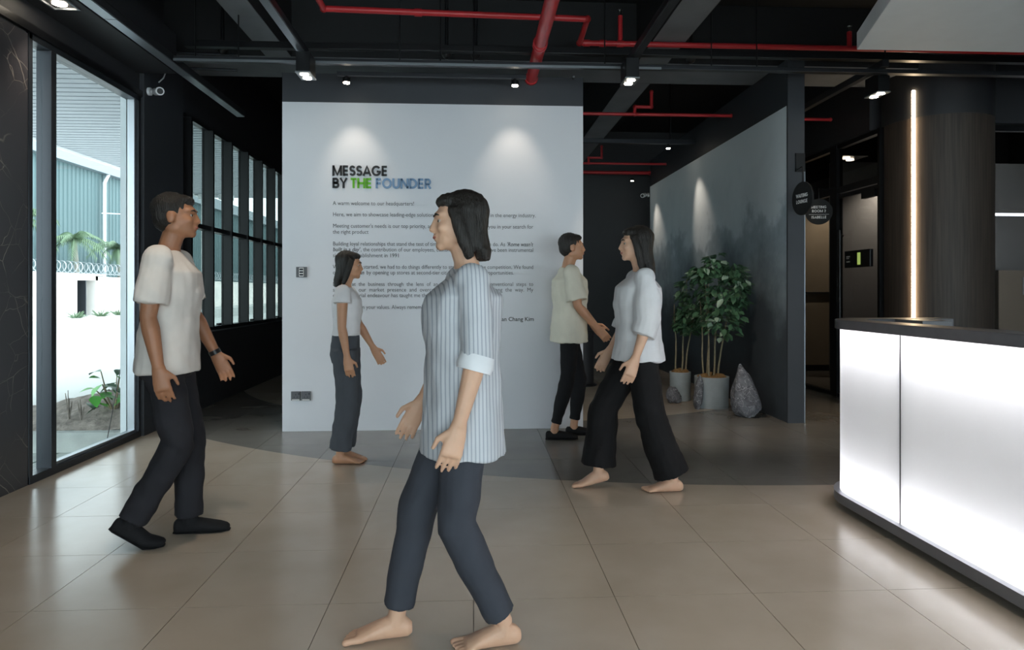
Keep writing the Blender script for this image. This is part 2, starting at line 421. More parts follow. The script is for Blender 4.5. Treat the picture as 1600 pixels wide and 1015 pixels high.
# front glazing behind the camera: daylight enters here
fw = MB().box((-3.12, -3.12, 2.6), (9, -3, TOP))
wf = struct('wall_front', fw, 'black_wall', 'glazed front wall behind the viewer')
for k in range(8):
    part('mullion', box((-3 + 1.5 * k - .03, -3.1, 0), (-3 + 1.5 * k + .03, -3.0, 2.6)), 'frame', wf)
for k in range(7):
    part('pane', box((-3 + 1.5 * k + .03, -3.06, 0), (-3 + 1.5 * (k + 1) - .03, -3.05, 2.6)), 'glass', wf)

# windows --------------------------------------------------------------
w1 = MB()
w1.box((-3.08, 4.76, 0), (-2.98, 4.80, 3.045)); w1.box((-3.08, 6.26, 0), (-2.98, 6.30, 3.045))
w1.box((-3.08, 4.76, 0), (-2.975, 6.30, .055)); w1.box((-3.08, 4.76, 3.0), (-2.98, 6.30, 3.045))
win1 = struct('window_1', w1, 'frame', 'tall dark-framed window looking onto the yard', bev=.003)
part('mullion', box((-3.08, 4.995, .05), (-2.975, 5.05, 3.0)), 'frame', win1, bev=.003)
part('mullion', box((-3.07, 5.05, .05), (-2.985, 5.07, 3.0)), 'black_metal', win1)
part('jamb_trim', box((-3.06, 6.225, .05), (-3.0, 6.26, 3.0)), 'pale_metal', win1)
part('bead', box((-3.05, 5.07, .055), (-3.0, 6.24, .075)), 'pale_metal', win1)
part('pane', box((-3.045, 4.80, .05), (-3.037, 4.995, 3.0)), 'glass', win1)
part('pane', box((-3.045, 5.07, .05), (-3.037, 6.23, 3.0)), 'glass', win1)
w2 = MB()
w2.box((-3.06, 7.25, .86), (-2.96, 12.0, .9)); w2.box((-3.06, 7.25, 3.11), (-2.98, 12.0, 3.15))
w2.box((-3.05, 7.25, 1.98), (-2.95, 12.0, 2.03)); w2.box((-3.06, 11.95, .88), (-2.96, 12.0, 3.13))
win2 = struct('window_2', w2, 'black_metal', 'row of narrow window panes between black fins')
part('sill', box((-3.04, 7.25, .845), (-2.945, 12.0, .86)), 'pale_metal', win2)
for k in range(8):
    y = 7.285 + .595 * k
    part('fin', box((-3.05, y - .02, .9), (-2.925, y + .02, 3.11)), 'black_metal', win2)
    y2 = min(y + .575, 11.95)
    part('pane', box((-3.032, y + .02, 2.03), (-3.024, y2, 3.11)), 'grey_glass', win2)
    pl = part('pane', box((-3.032, y + .02, .9), (-3.024, y2, 1.98)), 'grey_glass', win2)
    if k % 2:
        part('latch', box((-2.99, y + .25, .905), (-2.96, y + .33, .93)), 'black_metal', win2)

# glazed meeting room partition on the right ------------------------------------
g = MB()
g.box((4.47, 7.3, 0), (4.54, 12.3, .05)); g.box((4.47, 7.3, 3.05), (4.54, 12.3, 3.1))
g.box((4.47, 7.3, 2.5), (4.54, 12.3, 2.58)); g.box((4.45, 7.26, 0), (4.54, 7.3, 3.1))
g.box((4.46, 8.17, 0), (4.54, 8.32, 3.1)); g.box((4.47, 10.3, 0), (4.54, 10.36, 3.1))
win3 = struct('window_3', g, 'black_metal', 'black-framed glass partition of the meeting room')
for lo, hi in (((4.5, 8.32, .05), (4.508, 10.3, 2.5)), ((4.5, 10.36, .05), (4.508, 12.28, 2.5)), ((4.5, 8.32, 2.58), (4.508, 10.3, 3.05)),
               ((4.5, 10.36, 2.58), (4.508, 12.28, 3.05)), ((4.5, 7.3, 2.58), (4.508, 8.17, 3.05))):
    part('pane', box(lo, hi), 'tint_glass', win3)
dr = struct('door_1', box((4.495, 7.31, .02), (4.507, 8.16, 2.49)), 'tint_glass', 'frameless glass door of the meeting room')
part('rail', box((4.485, 7.31, 2.44), (4.515, 8.16, 2.49)), 'black_metal', dr)
part('closer', box((4.44, 7.34, 2.36), (4.49, 7.6, 2.44)), 'black_metal', dr)
h = MB().tube([(4.43, 8.04, .9), (4.43, 8.04, 2.04)], .02, 12); h.tube([(4.43, 8.04, 1.98), (4.5, 8.1, 1.98)], .014); h.tube([(4.43, 8.04, .96), (4.5, 8.1, .96)], .014)
part('pull_handle', h, 'black_metal', dr, smooth=40)
rd = root('access_reader', 'small black access panel with a green screen on the glass door', 'access panel', (4.47, 7.75, 1.55))
part('case', box((4.455, 7.45, 1.58), (4.495, 7.98, 1.78)), 'black_metal', rd, bev=.006)
part('screen', box((4.452, 7.64, 1.61), (4.456, 7.70, 1.75)), emit('green_screen', '#a8c83a', .55), rd)
# meeting room inside
wm = struct('wall_meeting', box((4.55, 10.9, 0), (8.9, 11.0, TOP)), 'black_wall', 'rear wall of the meeting room clad in taupe panels')
for i, x in enumerate((4.6, 5.05, 6.25, 7.45)):
    x1 = (5.045, 6.245, 7.445, 8.6)[i]
    part('panel', box((x, 10.86, .1), (x1, 10.9, 1.275)), 'taupe', wm); part('panel', box((x, 10.86, 1.285), (x1, 10.9, 2.75)), 'taupe', wm)
part('shelf_line', box((4.6, 10.80, 1.272), (8.6, 10.86, 1.29)), 'frame', wm)
struct('wall_office', box((5.4, 10.0, 0), (9, 10.1, 3.25)), 'office', 'pale rear wall of the office beyond the glass')
struct('wall_divide', MB().prism([(5.3, 7.55), (5.36, 7.52), (7.86, 10.88), (7.8, 10.9)], 0, TOP), 'black_wall', 'dark dividing wall between meeting room and office')
g = MB(); g.box((5.52, 7.1, 0), (5.58, 7.16, 3.1)); g.box((5.52, 7.1, 3.04), (9, 7.16, 3.1)); g.box((5.52, 7.1, 0), (9, 7.16, .05))
win4 = struct('window_4', g, 'black_metal', 'glass front of the office beside the round column')
part('pane', box((5.58, 7.125, .05), (9, 7.133, 3.04)), 'tint_glass', win4)
cb = root('office_cabinet', 'brown cabinet standing in the office behind the glass', 'cabinet', (7.6, 9.6, 0))
part('body', box((7.45, 9.3, 0), (8.4, 9.95, 1.6)), 'office_box', cb); part('label_plate', box((7.8, 9.29, 1.25), (8.1, 9.3, 1.5)), 'office', cb)
of = root('office_light', 'thin linear white lamp hanging in the office', 'lamp', (7.2, 8.8, 2.3))
part('tube', box((6.6, 8.8, 2.32), (8.4, 8.84, 2.35)), emit('office_tube', '#e8f0ff', 6), of); part('housing', box((6.6, 8.79, 2.35), (8.4, 8.85, 2.39)), 'black_metal', of)

# round column -----------------------------------------------------
CX, CY, CR = 5.0, 7.12, .52
col = struct('trim_1', MB().lathe([(0, 0), (CR, 0), (CR, 3.1), (0, 3.1)], (CX, CY, 0), 64), 'wood', 'round column clad in dark wood', smooth=40)
part('upper_drum', MB().lathe([(0, 3.1), (CR + .004, 3.1), (CR + .004, TOP), (0, TOP)], (CX, CY, 0), 64), 'black_wall', col, smooth=40)
ang = R(212.6)
lx, ly = CX + (CR + .014) * math.cos(ang), CY + (CR + .014) * math.sin(ang)
ls = root('column_light_strip', 'tall thin warm light strip on the round wooden column', 'light strip', (lx, ly, .05))
part('diffuser', MB().tube([(lx, ly, .05), (lx, ly, 3.38)], .016, 10), emit('strip_glow', '#ffe2b8', 26), ls, smooth=60)
part('end_cap', MB().tube([(lx, ly, .03), (lx, ly, .05)], .018, 10), 'black_metal', ls, smooth=60)

# ------------------------------------------------------------------ ceiling services
ch = root('strut_channel', 'long black metal channel crossing the ceiling in front of the white wall', 'channel', (0, 5.78, 3.2))
m1 = MB(); m1.box((-2.46, 5.75, 3.2), (6.5, 5.82, 3.235))
part('rail', m1, 'strut', ch, bev=.003); part('lip', box((-2.46, 5.745, 3.192), (1.6, 5.75, 3.212)), 'pale_metal', ch)
part('rail', box((-2.46, 5.95, 3.385), (6.5, 6.02, 3.44)), 'black_metal', ch, bev=.003)
for x in (-2.3, -1.95, -.62, -.28, .0, 1.12, 2.05, 2.45, 3.6):
    part('hanger_rod', MB().tube([(x, 5.79, 3.23), (x, 5.79, TOP)], .006, 6), 'black_metal', ch, smooth=60)
for x in (-2.28, -.25, .02, 2.05):
    o = MB().tube([(x, 6.35, 3.55), (x, 6.35, TOP)], .017, 10); o.ell((x, 6.35, 3.5), (.045, .045, .05), 12, 8)
    tag(part('conduit_drop', o, 'black_metal', smooth=60), {-2.28: 'black conduit drop left of the grey beam nearest the window', -.25: 'black conduit drop above the white wall, left of a similar one',
        .02: 'black conduit drop above the white wall beside the thick red pipe', 2.05: 'black conduit drop to the right of the right-hand beam'}[x], 'conduit', 'conduit drops from the ceiling')
for x, lab in ((-1.39, 'black ceiling track ending above the left of the white wall'), (1.335, 'black ceiling track ending to the right of the white wall')):
    t = root('lighting_track', lab, 'track', (x, 3, 3.2), group='lighting tracks across the ceiling')
    part('rail', box((x - .035, -2, 3.235), (x + .035, 5.745, 3.29)), 'strut', t, bev=.003)
    part('cover', box((x - .03, -2, 3.228), (x + .03, 5.7, 3.235)), 'pale_metal' if x < 0 else 'strut', t)
t = root('linear_fixture', 'long grey channel running beside the window wall', 'channel', (-2.53, 3, 3.2))
part('rail', box((-2.57, -2, 3.2), (-2.48, 7.58, 3.26)), 'strut', t, bev=.003)
for y0, y1 in ((-2, 4.9), (4.91, 6.15), (6.16, 7.57)):
    part('cover_strip', box((-2.565, y0, 3.193), (-2.485, y1, 3.2)), 'pale_metal', t)
t = root('lighting_track', 'black ceiling track leading back beside the wooden column', 'track', (3.55, 8, 3.25), group='lighting tracks across the ceiling')
part('rail', box((3.52, 5.7, 3.24), (3.58, 10.5, 3.3)), 'strut', t, bev=.003)

def twin_light(x, y, z, lab, power=60, target=None, group='twin downlight boxes'):
    t = root('twin_downlight', lab, 'light', (x, y, z), group=group)
    b = MB().box((x - .055, y - .1, z + .01), (x + .055, y + .1, z + .17)); part('housing', b, 'black_metal', t, bev=.004)
    part('bezel', MB().box((x - .06, y - .105, z), (x + .06, y + .105, z + .01)), 'pale_metal', t)
    for s in (-1, 1):
        part('lens', MB().lathe([(0, -.004), (.034, -.004), (.034, .002), (0, .002)], (x, y + s * .05, z), 20), 'lamp', t)
        spot('lamp_beam', (x, y + s * .05, z - .012), target or (x, y + s * .05, 0), power, 70, parent=t)
twin_light(-1.36, 5.63, 3.045, 'twin downlight box at the end of the left ceiling track', 28)
twin_light(1.30, 5.63, 3.045, 'twin downlight box at the end of the right ceiling track', 60, (2.1, 6.9, .6))
twin_light(3.62, 5.94, 3.06, 'twin downlight box beside the top of the column light strip', 12)
for x in (-1.36, 1.30):
    for y in (1.2, 3.2):
        twin_light(x, y, 3.06, 'twin downlight box on the ' + ('left' if x < 0 else 'right') + ' track overhead, ' + ('nearer the entrance' if y < 2 else 'nearer the white wall'), 30, group='twin downlights overhead')

def track_spot(x, y, z, target, lab, power, angle, r=.035, group='single track spotlights', lamp='lamp'):
    t = root('track_spotlight', lab, 'spotlight', (x, y, z), group=group)
    part('can', MB().lathe([(0, .008), (r, .008), (r, .045), (r * .7, .055), (0, .055)], (x, y, z), 20), 'black_metal', t, smooth=40)
    part('stem', MB().tube([(x, y, z + .05), (x, y, z + .0645)], .01, 8), 'black_metal', t)
    part('lens', MB().lathe([(0, 0), (r * .8, 0), (r * .8, .008), (0, .008)], (x, y, z), 20), lamp, t)
    spot('lamp_beam', (x, y, z - .01), target, power, angle, parent=t)
sb = root('spotlight_bar', 'thin black bar with two spotlights in front of the dark band', 'bar', (-.35, 6.1, 3.22))
part('rail', box((-1.2, 6.08, 3.2), (.47, 6.12, 3.235)), 'strut', sb, bev=.002)
for x in (-1.05, -.95, -.85, .2, .9):
    part('bracket', MB().tube([(x, 6.1, 3.23), (x + .05, 6.5, 3.33)], .009, 6), 'black_metal', sb)
track_spot(-1.12, 6.1, 3.135, (-1.10, 6.45, 2.35), 'small spotlight on the bar over the wall title', 15, 62)
track_spot(.37, 6.1, 3.135, (.37, 6.45, 2.35), 'small spotlight on the bar left of the thick red pipe end', 15, 62)
# rear track with spot near the mural
t = root('lighting_track', 'black track across the passage behind the white wall', 'track', (2.3, 9.4, 3.4), group='lighting tracks across the ceiling')
part('rail', box((-1, 9.38, 3.36), (3.09, 9.46, 3.42)), 'strut', t, bev=.003)
part('hanger_rod', MB().tube([(2.75, 9.42, 3.42), (2.75, 9.42, TOP)], .012, 6), 'black_metal', t)
track_spot(2.72, 9.42, 3.294, (3.1, 9.1, 2.2), 'small spotlight on the rear track shining on the mural', 45, 48, group='rear spotlights')
track_spot(2.72, 11.6, 3.19, (3.1, 11.3, 2.2), 'tiny spotlight far back beside the end of the mural', 35, 48, .03, group='rear spotlights')
# square downlight in the soffit over the tall window
dl = root('square_downlight', 'square recessed downlight in the dark soffit beside the window', 'light', (-2.8, 4.79, 3.24))
sq = MB()
for lo, hi in (((-.09, -.09), (.09, -.075)), ((-.09, .075), (.09, .09)), ((-.09, -.075), (-.075, .075)), ((.075, -.075), (.09, .075))):
    sq.box((-2.8 + lo[0], 4.79 + lo[1], 3.238), (-2.8 + hi[0], 4.79 + hi[1], 3.25))
part('frame', sq, 'pale_metal', dl); part('lens', MB().lathe([(0, 3.243), (.045, 3.243), (.045, 3.25), (0, 3.25)], (-2.8, 4.79, 0), 20), 'lamp', dl)
spot('lamp_beam', (-2.8, 4.79, 3.23), (-2.8, 4.79, 0), 40, 80, parent=dl)
# meeting room lights
mdl = root('meeting_downlight', 'pair of small ceiling lights inside the meeting room', 'light', (5.05, 9.2, 3.0))
for k in (0, .12):
    part('lens', MB().lathe([(0, 0), (.05, 0), (.05, .02), (0, .02)], (5.05 + k, 9.0 + k, 3.1), 16), 'lamp_dim', mdl)
part('plate', box((4.95, 8.9, 3.12), (5.3, 9.25, 3.15)), 'black_metal', mdl)
spot('lamp_beam', (5.75, 10.1, 3.05), (5.8, 10.86, 1.9), 110, 75, parent=mdl)
spot('lamp_beam', (6.3, 9.6, 3.05), (6.3, 10.6, 1.0), 60, 120, parent=mdl)

# red sprinkler pipes -----------------------------------------------
def red_pipe(name, label, runs, joints=(), group='red sprinkler pipes', r=.025):
    p0 = runs[0][0]; t = root(name, label, 'pipe', p0, group=group)
    for run in runs: part('pipe_run', MB().tube(run, r, 14), 'red', t, smooth=50)
    for run in runs:
        for q in (run[0], run[-1]): part('elbow', MB().ell(q, (r * 1.25,) * 3, 14, 10), 'red', t, smooth=180)
    for c, d in joints:
        c = Vector(c); d = Vector(d)
        part('coupling', MB().tube([c - d * .03, c + d * .03], r * 1.25, 14), 'red', t, smooth=50)
    return t
red_pipe('sprinkler_pipe', 'thin red pipe with a crank bend crossing the ceiling above the white wall',
         [[(-1.2, 5.2, 3.565), (-1.2, 5.55, 3.565)], [(-1.2, 5.55, 3.565), (.945, 5.64, 3.565)], [(.945, 5.64, 3.565), (.965, 6.185, 3.565)], [(.965, 6.185, 3.565), (6.0, 6.185, 3.565)]],
         [((-.45, 5.585, 3.565), (1, .03, 0)), ((1.18, 6.185, 3.565), (1, 0, 0)), ((1.34, 6.185, 3.565), (1, 0, 0)), ((1.03, 6.185, 3.565), (1, 0, 0))])
hd = root('fire_sprinkler', 'upright red sprinkler branch with a chrome head right of the crank bend', 'sprinkler', (1.34, 6.185, 3.62), group='upright sprinkler heads')
part('riser', MB().tube([(1.34, 6.185, 3.575), (1.34, 6.185, 3.82)], .022, 12), 'red', hd, smooth=50)
hm = MB().tube([(1.34, 6.185, 3.82), (1.34, 6.185, 3.87)], .01, 8); hm.lathe([(0, 0), (.022, 0), (.022, .005), (0, .005)], (1.34, 6.185, 3.87), 12)
part('head', hm, 'chrome', hd, smooth=40)
hd = root('fire_sprinkler', 'upright sprinkler head beside the white canopy corner', 'sprinkler', (3.5, 6.185, 3.62), group='upright sprinkler heads')
part('riser', MB().tube([(3.5, 6.185, 3.575), (3.5, 6.185, 3.72)], .022, 12), 'red', hd, smooth=50)
hm = MB().tube([(3.5, 6.185, 3.72), (3.5, 6.185, 3.77)], .01, 8); hm.lathe([(0, 0), (.022, 0), (.022, .005), (0, .005)], (3.5, 6.185, 3.77), 12)
part('head', hm, 'chrome', hd, smooth=40)
t = root('main_pipe', 'thick red pipe running back into the dark band above the white wall', 'pipe', (.53, 3, 3.3))
part('pipe_run', MB().tube([(.52, -2, 3.31), (.545, 6.45, 3.31)], .052, 20), 'red', t, smooth=50)
for y in (5.5, 5.56): part('coupling', MB().tube([(.54, y - .012, 3.31), (.54, y + .012, 3.31)], .06, 20), 'red', t, smooth=50)
part('flange', MB().tube([(.545, 6.41, 3.31), (.545, 6.449, 3.31)], .062, 20), 'red', t, smooth=50)
red_pipe('sprinkler_pipe', 'red pipe with a stepped branch in the passage, nearest of the three', [[(-.5, 8.05, 3.41), (3.09, 8.05, 3.41)], [(1.92, 8.05, 3.41), (1.92, 8.05, 3.5)], [(1.92, 8.05, 3.5), (2.12, 8.05, 3.5)], [(2.12, 8.05, 3.5), (2.12, 8.05, 3.68)]], r=.02)
red_pipe('sprinkler_pipe', 'thin red pipe in the passage, middle of the three', [[(-.5, 10.85, 3.35), (3.09, 10.85, 3.35)], [(1.84, 10.85, 3.35), (1.84, 10.85, 3.44)], [(1.84, 10.85, 3.44), (2.05, 10.85, 3.44)], [(2.05, 10.85, 3.44), (2.05, 10.85, 3.62)]], r=.018)
red_pipe('sprinkler_pipe', 'thicker red pipe furthest back in the passage', [[(-.5, 11.85, 3.38), (3.09, 11.85, 3.38)]], r=.03)
red_pipe('sprinkler_pipe', 'short red pipe in view right of the mural wall', [[(3.3, 8.2, 3.42), (4.4, 8.2, 3.42)]], r=.02)

# white canopy over reception ------------------------------------------
cz = 2.9
cp = [(2.535, 4.39), (1.80, 2.12), (2.4, .6), (6.9, .6), (6.9, 4.35)]
cn = root('canopy', 'white suspended canopy with an angled edge over the reception', 'canopy', (4, 3, cz))
part('slab', MB().prism(cp, cz, cz + .115), 'canopy', cn, bev=.004)
for x, y in ((2.9, 4.2), (6, 4.1), (2.9, 1.2), (6, 1.2)):
    part('hanger_rod', MB().tube([(x, y, cz + .1), (x, y, TOP)], .008, 6), 'black_metal', cn)
cbl = MB().tube([(3.05 + .18 * k, 3.55 + .13 * k + .05 * math.sin(k), 2.885 - .012 * math.sin(k * .6) ** 2) for k in range(7)], .004, 6)
tag(part('cable', cbl, 'black_metal', smooth=60), 'thin black cable hanging under the white canopy', 'cable')

# security cameras ------------------------------------------------------
def cctv(name_label, base, wall_n, aim, s=1.0):
    t = root('security_camera', name_label, 'camera', base)
    b = Vector(base); n = Vector(wall_n); d = Vector(aim).normalized()
    part('mount', MB().tube([b, b + n * .025 * s], .035 * s, 18), 'white_metal', t, smooth=50)
    k = b + n * .07 * s
    part('arm', MB().tube([b + n * .02 * s, k], .015 * s, 10), 'white_metal', t, smooth=50)
    a0 = k - d * .02 * s; a1 = k + d * .15 * s
    part('body', MB().tube([a0 - d * .03 * s, a0, a1], [.022 * s, .033 * s, .036 * s], 18), 'white_metal', t, smooth=40)
    part('lens', MB().tube([a1, a1 + d * .004], .026 * s, 18), 'black_metal', t)
cctv('white bullet security camera on the dark column beside the window', (-2.96, 6.4, 3.12), (1, 0, 0), (.55, -.75, -.18))
cctv('small white security camera at the far end of the mural', (3.09, 11.9, 3.0), (-1, 0, 0), (-.5, -.8, -.2), 1.0)
tag(part('cable', MB().tube([(-2.88, 6.5, 3.38), (-2.85, 6.5, 3.33), (-2.86, 6.48, 3.27), (-2.89, 6.45, 3.22)], .006, 6), 'white_metal', smooth=60), 'short white cable loop above the security camera by the window', 'cable')
for z in (3.5, 3.36):
    tag(part('conduit', MB().tube([(-2.98, 6.45, z), (-2.2, 6.45 + .05, z)], .014, 8), 'strut', smooth=60), 'grey conduit near the ceiling over the security camera, ' + ('upper' if z > 3.4 else 'lower') + ' of two', 'conduit', 'conduits over the camera')

# ------------------------------------------------------------------ wall lettering
def txt(s, size, offset=0, extr=.0015, shear=0):
    cu = bpy.data.curves.new('t', 'FONT'); cu.body = s; cu.size = size; cu.offset = offset; cu.extrude = extr; cu.shear = shear; cu.resolution_u = 3
    ob = bpy.data.objects.new('t', cu); me = ob.to_mesh()
    mb = MB(); mb.v = [v.co.copy() for v in me.vertices]; mb.f = [tuple(p.vertices) for p in me.polygons]
    ob.to_mesh_clear(); bpy.data.objects.remove(ob); bpy.data.curves.remove(cu)
    return mb
def arc(cx, cy, rx, ry, a0, a1, n=18): return [(cx + rx * math.cos(R(a0 + (a1 - a0) * i / n)), cy + ry * math.sin(R(a0 + (a1 - a0) * i / n))) for i in range(n + 1)]
# geometric capitals as strokes on a unit cap height: (advance, strokes)
GL = {
 'M': (.95, [[(.09, 0), (.09, 1)], [(.09, .93), (.475, .08), (.86, .93)], [(.86, 0), (.86, 1)]]),
 'E': (.58, [[(.09, 0), (.09, 1)], [(.09, .91), (.52, .91)], [(.09, .5), (.49, .5)], [(.09, .09), (.52, .09)]]),
 'S': (.6, [arc(.3, .7, .2, .21, 20, 250, 14) + arc(.3, .28, .22, .2, 80, -160, 14)]),
 'A': (.8, [[(.04, 0), (.4, .95), (.76, 0)], [(.17, .28), (.63, .28)]]),
 'G': (.92, [arc(.46, .5, .38, .42, 40, 350, 26) + [(.5, .43)]]),
 'B': (.66, [[(.09, 0), (.09, 1)], [(.09, .91), (.33, .91)] + arc(.33, .71, .19, .2, 90, -90, 10) + [(.09, .51)], [(.09, .51), (.36, .51)] + arc(.36, .3, .21, .21, 90, -90, 10) + [(.09, .09)]]),
 'Y': (.72, [[(.04, 1), (.36, .48), (.68, 1)], [(.36, .5), (.36, 0)]]),
 'T': (.6, [[(.02, .91), (.58, .91)], [(.3, .91), (.3, 0)]]),
 'H': (.78, [[(.09, 0), (.09, 1)], [(.69, 0), (.69, 1)], [(.09, .5), (.69, .5)]]),
 'F': (.55, [[(.09, 0), (.09, 1)], [(.09, .91), (.5, .91)], [(.09, .5), (.47, .5)]]),
 'O': (.94, [arc(.47, .5, .38, .42, 0, 360, 32)]),
 'U': (.72, [[(.09, 1), (.09, .36)] + arc(.36, .36, .27, .28, 180, 360, 14) + [(.63, .36), (.63, 1)]]),
 'N': (.8, [[(.09, 0), (.09, 1)], [(.09, .95), (.71, .05)], [(.71, 0), (.71, 1)]]),
 'D': (.78, [[(.09, 0), (.09, 1)], [(.09, .91), (.3, .91)] + arc(.3, .5, .38, .41, 90, -90, 18) + [(.09, .09)]]),
 'R': (.66, [[(.09, 0), (.09, 1)], [(.09, .91), (.34, .91)] + arc(.34, .69, .2, .22, 90, -90, 10) + [(.09, .47)], [(.32, .47), (.58, 0)]]),
 'W': (1.1, [[(.04, 1), (.3, .06), (.55, .92), (.8, .06), (1.06, 1)]]),
 'I': (.2, [[(.1, 0), (.1, 1)]]),
 'L': (.52, [[(.09, 1), (.09, 0)], [(.09, .09), (.48, .09)]]),
 '2': (.6, [arc(.3, .68, .21, .23, 170, -40, 14) + [(.08, .09), (.54, .09)]]),
}
def ribbon(mb, pts, w, d, close):
    P = [Vector((p[0], p[1])) for p in pts]; n = len(P); L = []; Rr = []
    if close: P = P[:-1]; n -= 1
    for i in range(n):
        a = P[(i - 1) % n] if (close or i > 0) else None; b = P[(i + 1) % n] if (close or i < n - 1) else None
        d1 = (P[i] - a).normalized() if a is not None else None; d2 = (b - P[i]).normalized() if b is not None else None
        if d1 is None: d1 = d2
        if d2 is None: d2 = d1
        n1 = Vector((-d1.y, d1.x)); n2 = Vector((-d2.y, d2.x)); m = (n1 + n2)
        m = m.normalized() if m.length > 1e-4 else n1
        k = min(1 / max(m.dot(n1), .35), 1.15)
        L.append(P[i] + m * k * w / 2); Rr.append(P[i] - m * k * w / 2)
    o = len(mb.v)
    for i in range(n):
        for q, z in ((L[i], 0), (Rr[i], 0), (L[i], d), (Rr[i], d)): mb.v.append(Vector((q.x, q.y, z)))
    for i in range(n if close else n - 1):
        a = o + 4 * i; b = o + 4 * ((i + 1) % n)
        mb.f += [(a + 2, a + 3, b + 3, b + 2), (a, b, b + 1, a + 1), (a, a + 2, b + 2, b), (a + 1, b + 1, b + 3, a + 3)]
    if not close:
        e = o + 4 * (n - 1); mb.f += [(o, o + 1, o + 3, o + 2), (e, e + 2, e + 3, e + 1)]
def glyph(chx, cap, wt, depth):
    mb = MB()
    for st in GL[chx][1]:
        ribbon(mb, [(x * cap, y * cap) for x, y in st], wt * cap, depth, chx == 'O')
    return mb
def word_width(s, cap, gap): return sum(GL[c][0] * cap + gap for c in s) - gap
def place_glyphs(s, x, cap, wt, depth, gap, place, m, parent, name='letter', fitw=None):
    k = fitw / word_width(s, cap, gap) if fitw else 1
    for c in s:
        g = glyph(c, cap, wt, depth); g.v = [place(Vector((x + p.x * k, p.y, p.z))) for p in g.v]
        part(name, g, m, parent)
        x += (GL[c][0] * cap + gap) * k
WY = 6.45
let = root('wall_lettering', 'raised title and printed founder message on the white wall', 'lettering', (-.36, WY, 1.0))
pl = lambda zb: (lambda p: Vector((p.x, WY - .002 - p.z, zb + p.y)))
CAP = .094
place_glyphs('MESSAGE', -1.311, CAP, .205, .012, .008, pl(2.378), 'letter_black', let, fitw=.507)
place_glyphs('BY', -1.311, CAP, .205, .012, .008, pl(2.262), 'letter_black', let, fitw=.135)
place_glyphs('THE', -1.145, CAP, .205, .012, .008, pl(2.262), 'letter_green', let, fitw=.195)
place_glyphs('FOUNDER', -.912, CAP, .205, .012, .008, pl(2.262), 'letter_blue', let, fitw=.515)
S0 = .0525
TL = [(2.105, [('A warm welcome to our headquarters!', 0)], .752), (2.001, [('Here, we aim to showcase leading-edge solutions that set new benchmarks in the energy industry.', 0)], 1.898),
 (1.894, [("Meeting customer's needs is our top priority, and we hope to journey with you in your search for", 0)], 1.875), (1.838, [('the right product', 0)], .33),
 (1.727, [('Building loyal relationships that stand the test of time is at the heart of what we do. As ', 0), ("'Rome wasn't", 1)], 1.875),
 (1.674, [("built in a day'", 1), (', the contribution of our employees, customers and suppliers have been instrumental', 0)], 1.875),
 (1.619, [('since our establishment in 1991', 0)], .61),
 (1.512, [('When we first started, we had to do things differently to stand out from the competition. We found', 0)], 1.875),
 (1.459, [('our ', 0), ('blue ocean', 1), (' by opening up stores at second-tier cities that had better opportunities.', 0)], 1.69),
 (1.351, [('Looking  at  the  business  through  the  lens  of  an  engineer,  we  took  unconventional  steps  to', 0)], 1.875),
 (1.298, [('strengthen  our  market  presence  and  overcome  the  many  challenges  along  the  way.  My', 0)], 1.875),
 (1.246, [('entrepreneurial endeavour has taught me that ', 0), ('leaders are made, not born.', 1)], 1.46),
 (1.136, [('Stay focused on your values. Always remember, your ', 0), ('focus', 1), (' determines your ', 0), ('reality.', 1)], 1.575)]
def line_mesh(runs):
    mb = MB(); x = 0
    for s, b in runs:
        m = txt(s + '|', S0, .0006 if b else -.0001, .0008, .2 if b else 0)   # a trailing bar measures the advance
        bar = max(p.x for p in m.v); m2 = txt(s, S0, .0006 if b else -.0001, .0008, .2 if b else 0)
        m2.v = [Vector((p.x + x, p.y, p.z)) for p in m2.v]; mb.add(m2.v, m2.f); x += bar - S0 * .17
    return mb
for z, runs, w in TL:
    mb = line_mesh(runs); wx = max(p.x for p in mb.v); k = w / wx
    mb.v = [Vector((-1.311 + p.x * k, WY - .0012 - p.z, z + p.y)) for p in mb.v]
    tag(part('text_line', mb, 'print_grey', let, fix=False), kind='stuff')
mb = txt('Tong Pee Tee @ Tan Chang Kim', S0 * 1.02, .0007, .0008); wx = max(p.x for p in mb.v); k = .73 / wx
mb.v = [Vector((.569 - .73 + p.x * k, WY - .0012 - p.z, 1.02 + p.y)) for p in mb.v]
tag(part('text_line', mb, 'letter_black', let, fix=False), kind='stuff')

# switches and sockets
sw = root('switch_panel', 'small grey switch plate with three dark rockers on the white wall', 'switch', (-1.596, WY, 1.43))
part('plate', box((-1.645, WY - .012, 1.43), (-1.547, WY, 1.527)), 'switch', sw, bev=.003)
part('surround', box((-1.617, WY - .015, 1.438), (-1.575, WY - .011, 1.52)), 'letter_white', sw)
for k in range(3): part('rocker', box((-1.613, WY - .019, 1.446 + k * .025), (-1.579, WY - .014, 1.462 + k * .025)), 'switch_dark', sw, bev=.002)
for k, lab in ((0, 'grey wall socket low on the white wall, left of the pair'), (1, 'grey wall socket low on the white wall, right of the pair')):
    x0 = -1.692 + k * .093
    s = root('wall_socket', lab, 'socket', (x0 + .044, WY, .287), group='wall sockets')
    part('plate', box((x0, WY - .012, .287), (x0 + .088, WY, .372)), 'switch', s, bev=.003)
    for dx, dz in ((.044, .055), (.03, .032), (.058, .032)):
        part('slot', box((x0 + dx - .004, WY - .0135, .287 + dz - .005), (x0 + dx + .004, WY - .011, .287 + dz + .005)), 'switch_dark', s)
    part('rocker', box((x0 + .068, WY - .016, .287 + .055), (x0 + .08, WY - .011, .287 + .07)), 'switch_dark', s)
    part('label_strip', box((x0 + .01, WY - .0135, .29), (x0 + .078, WY - .011, .298)), 'letter_white', s)

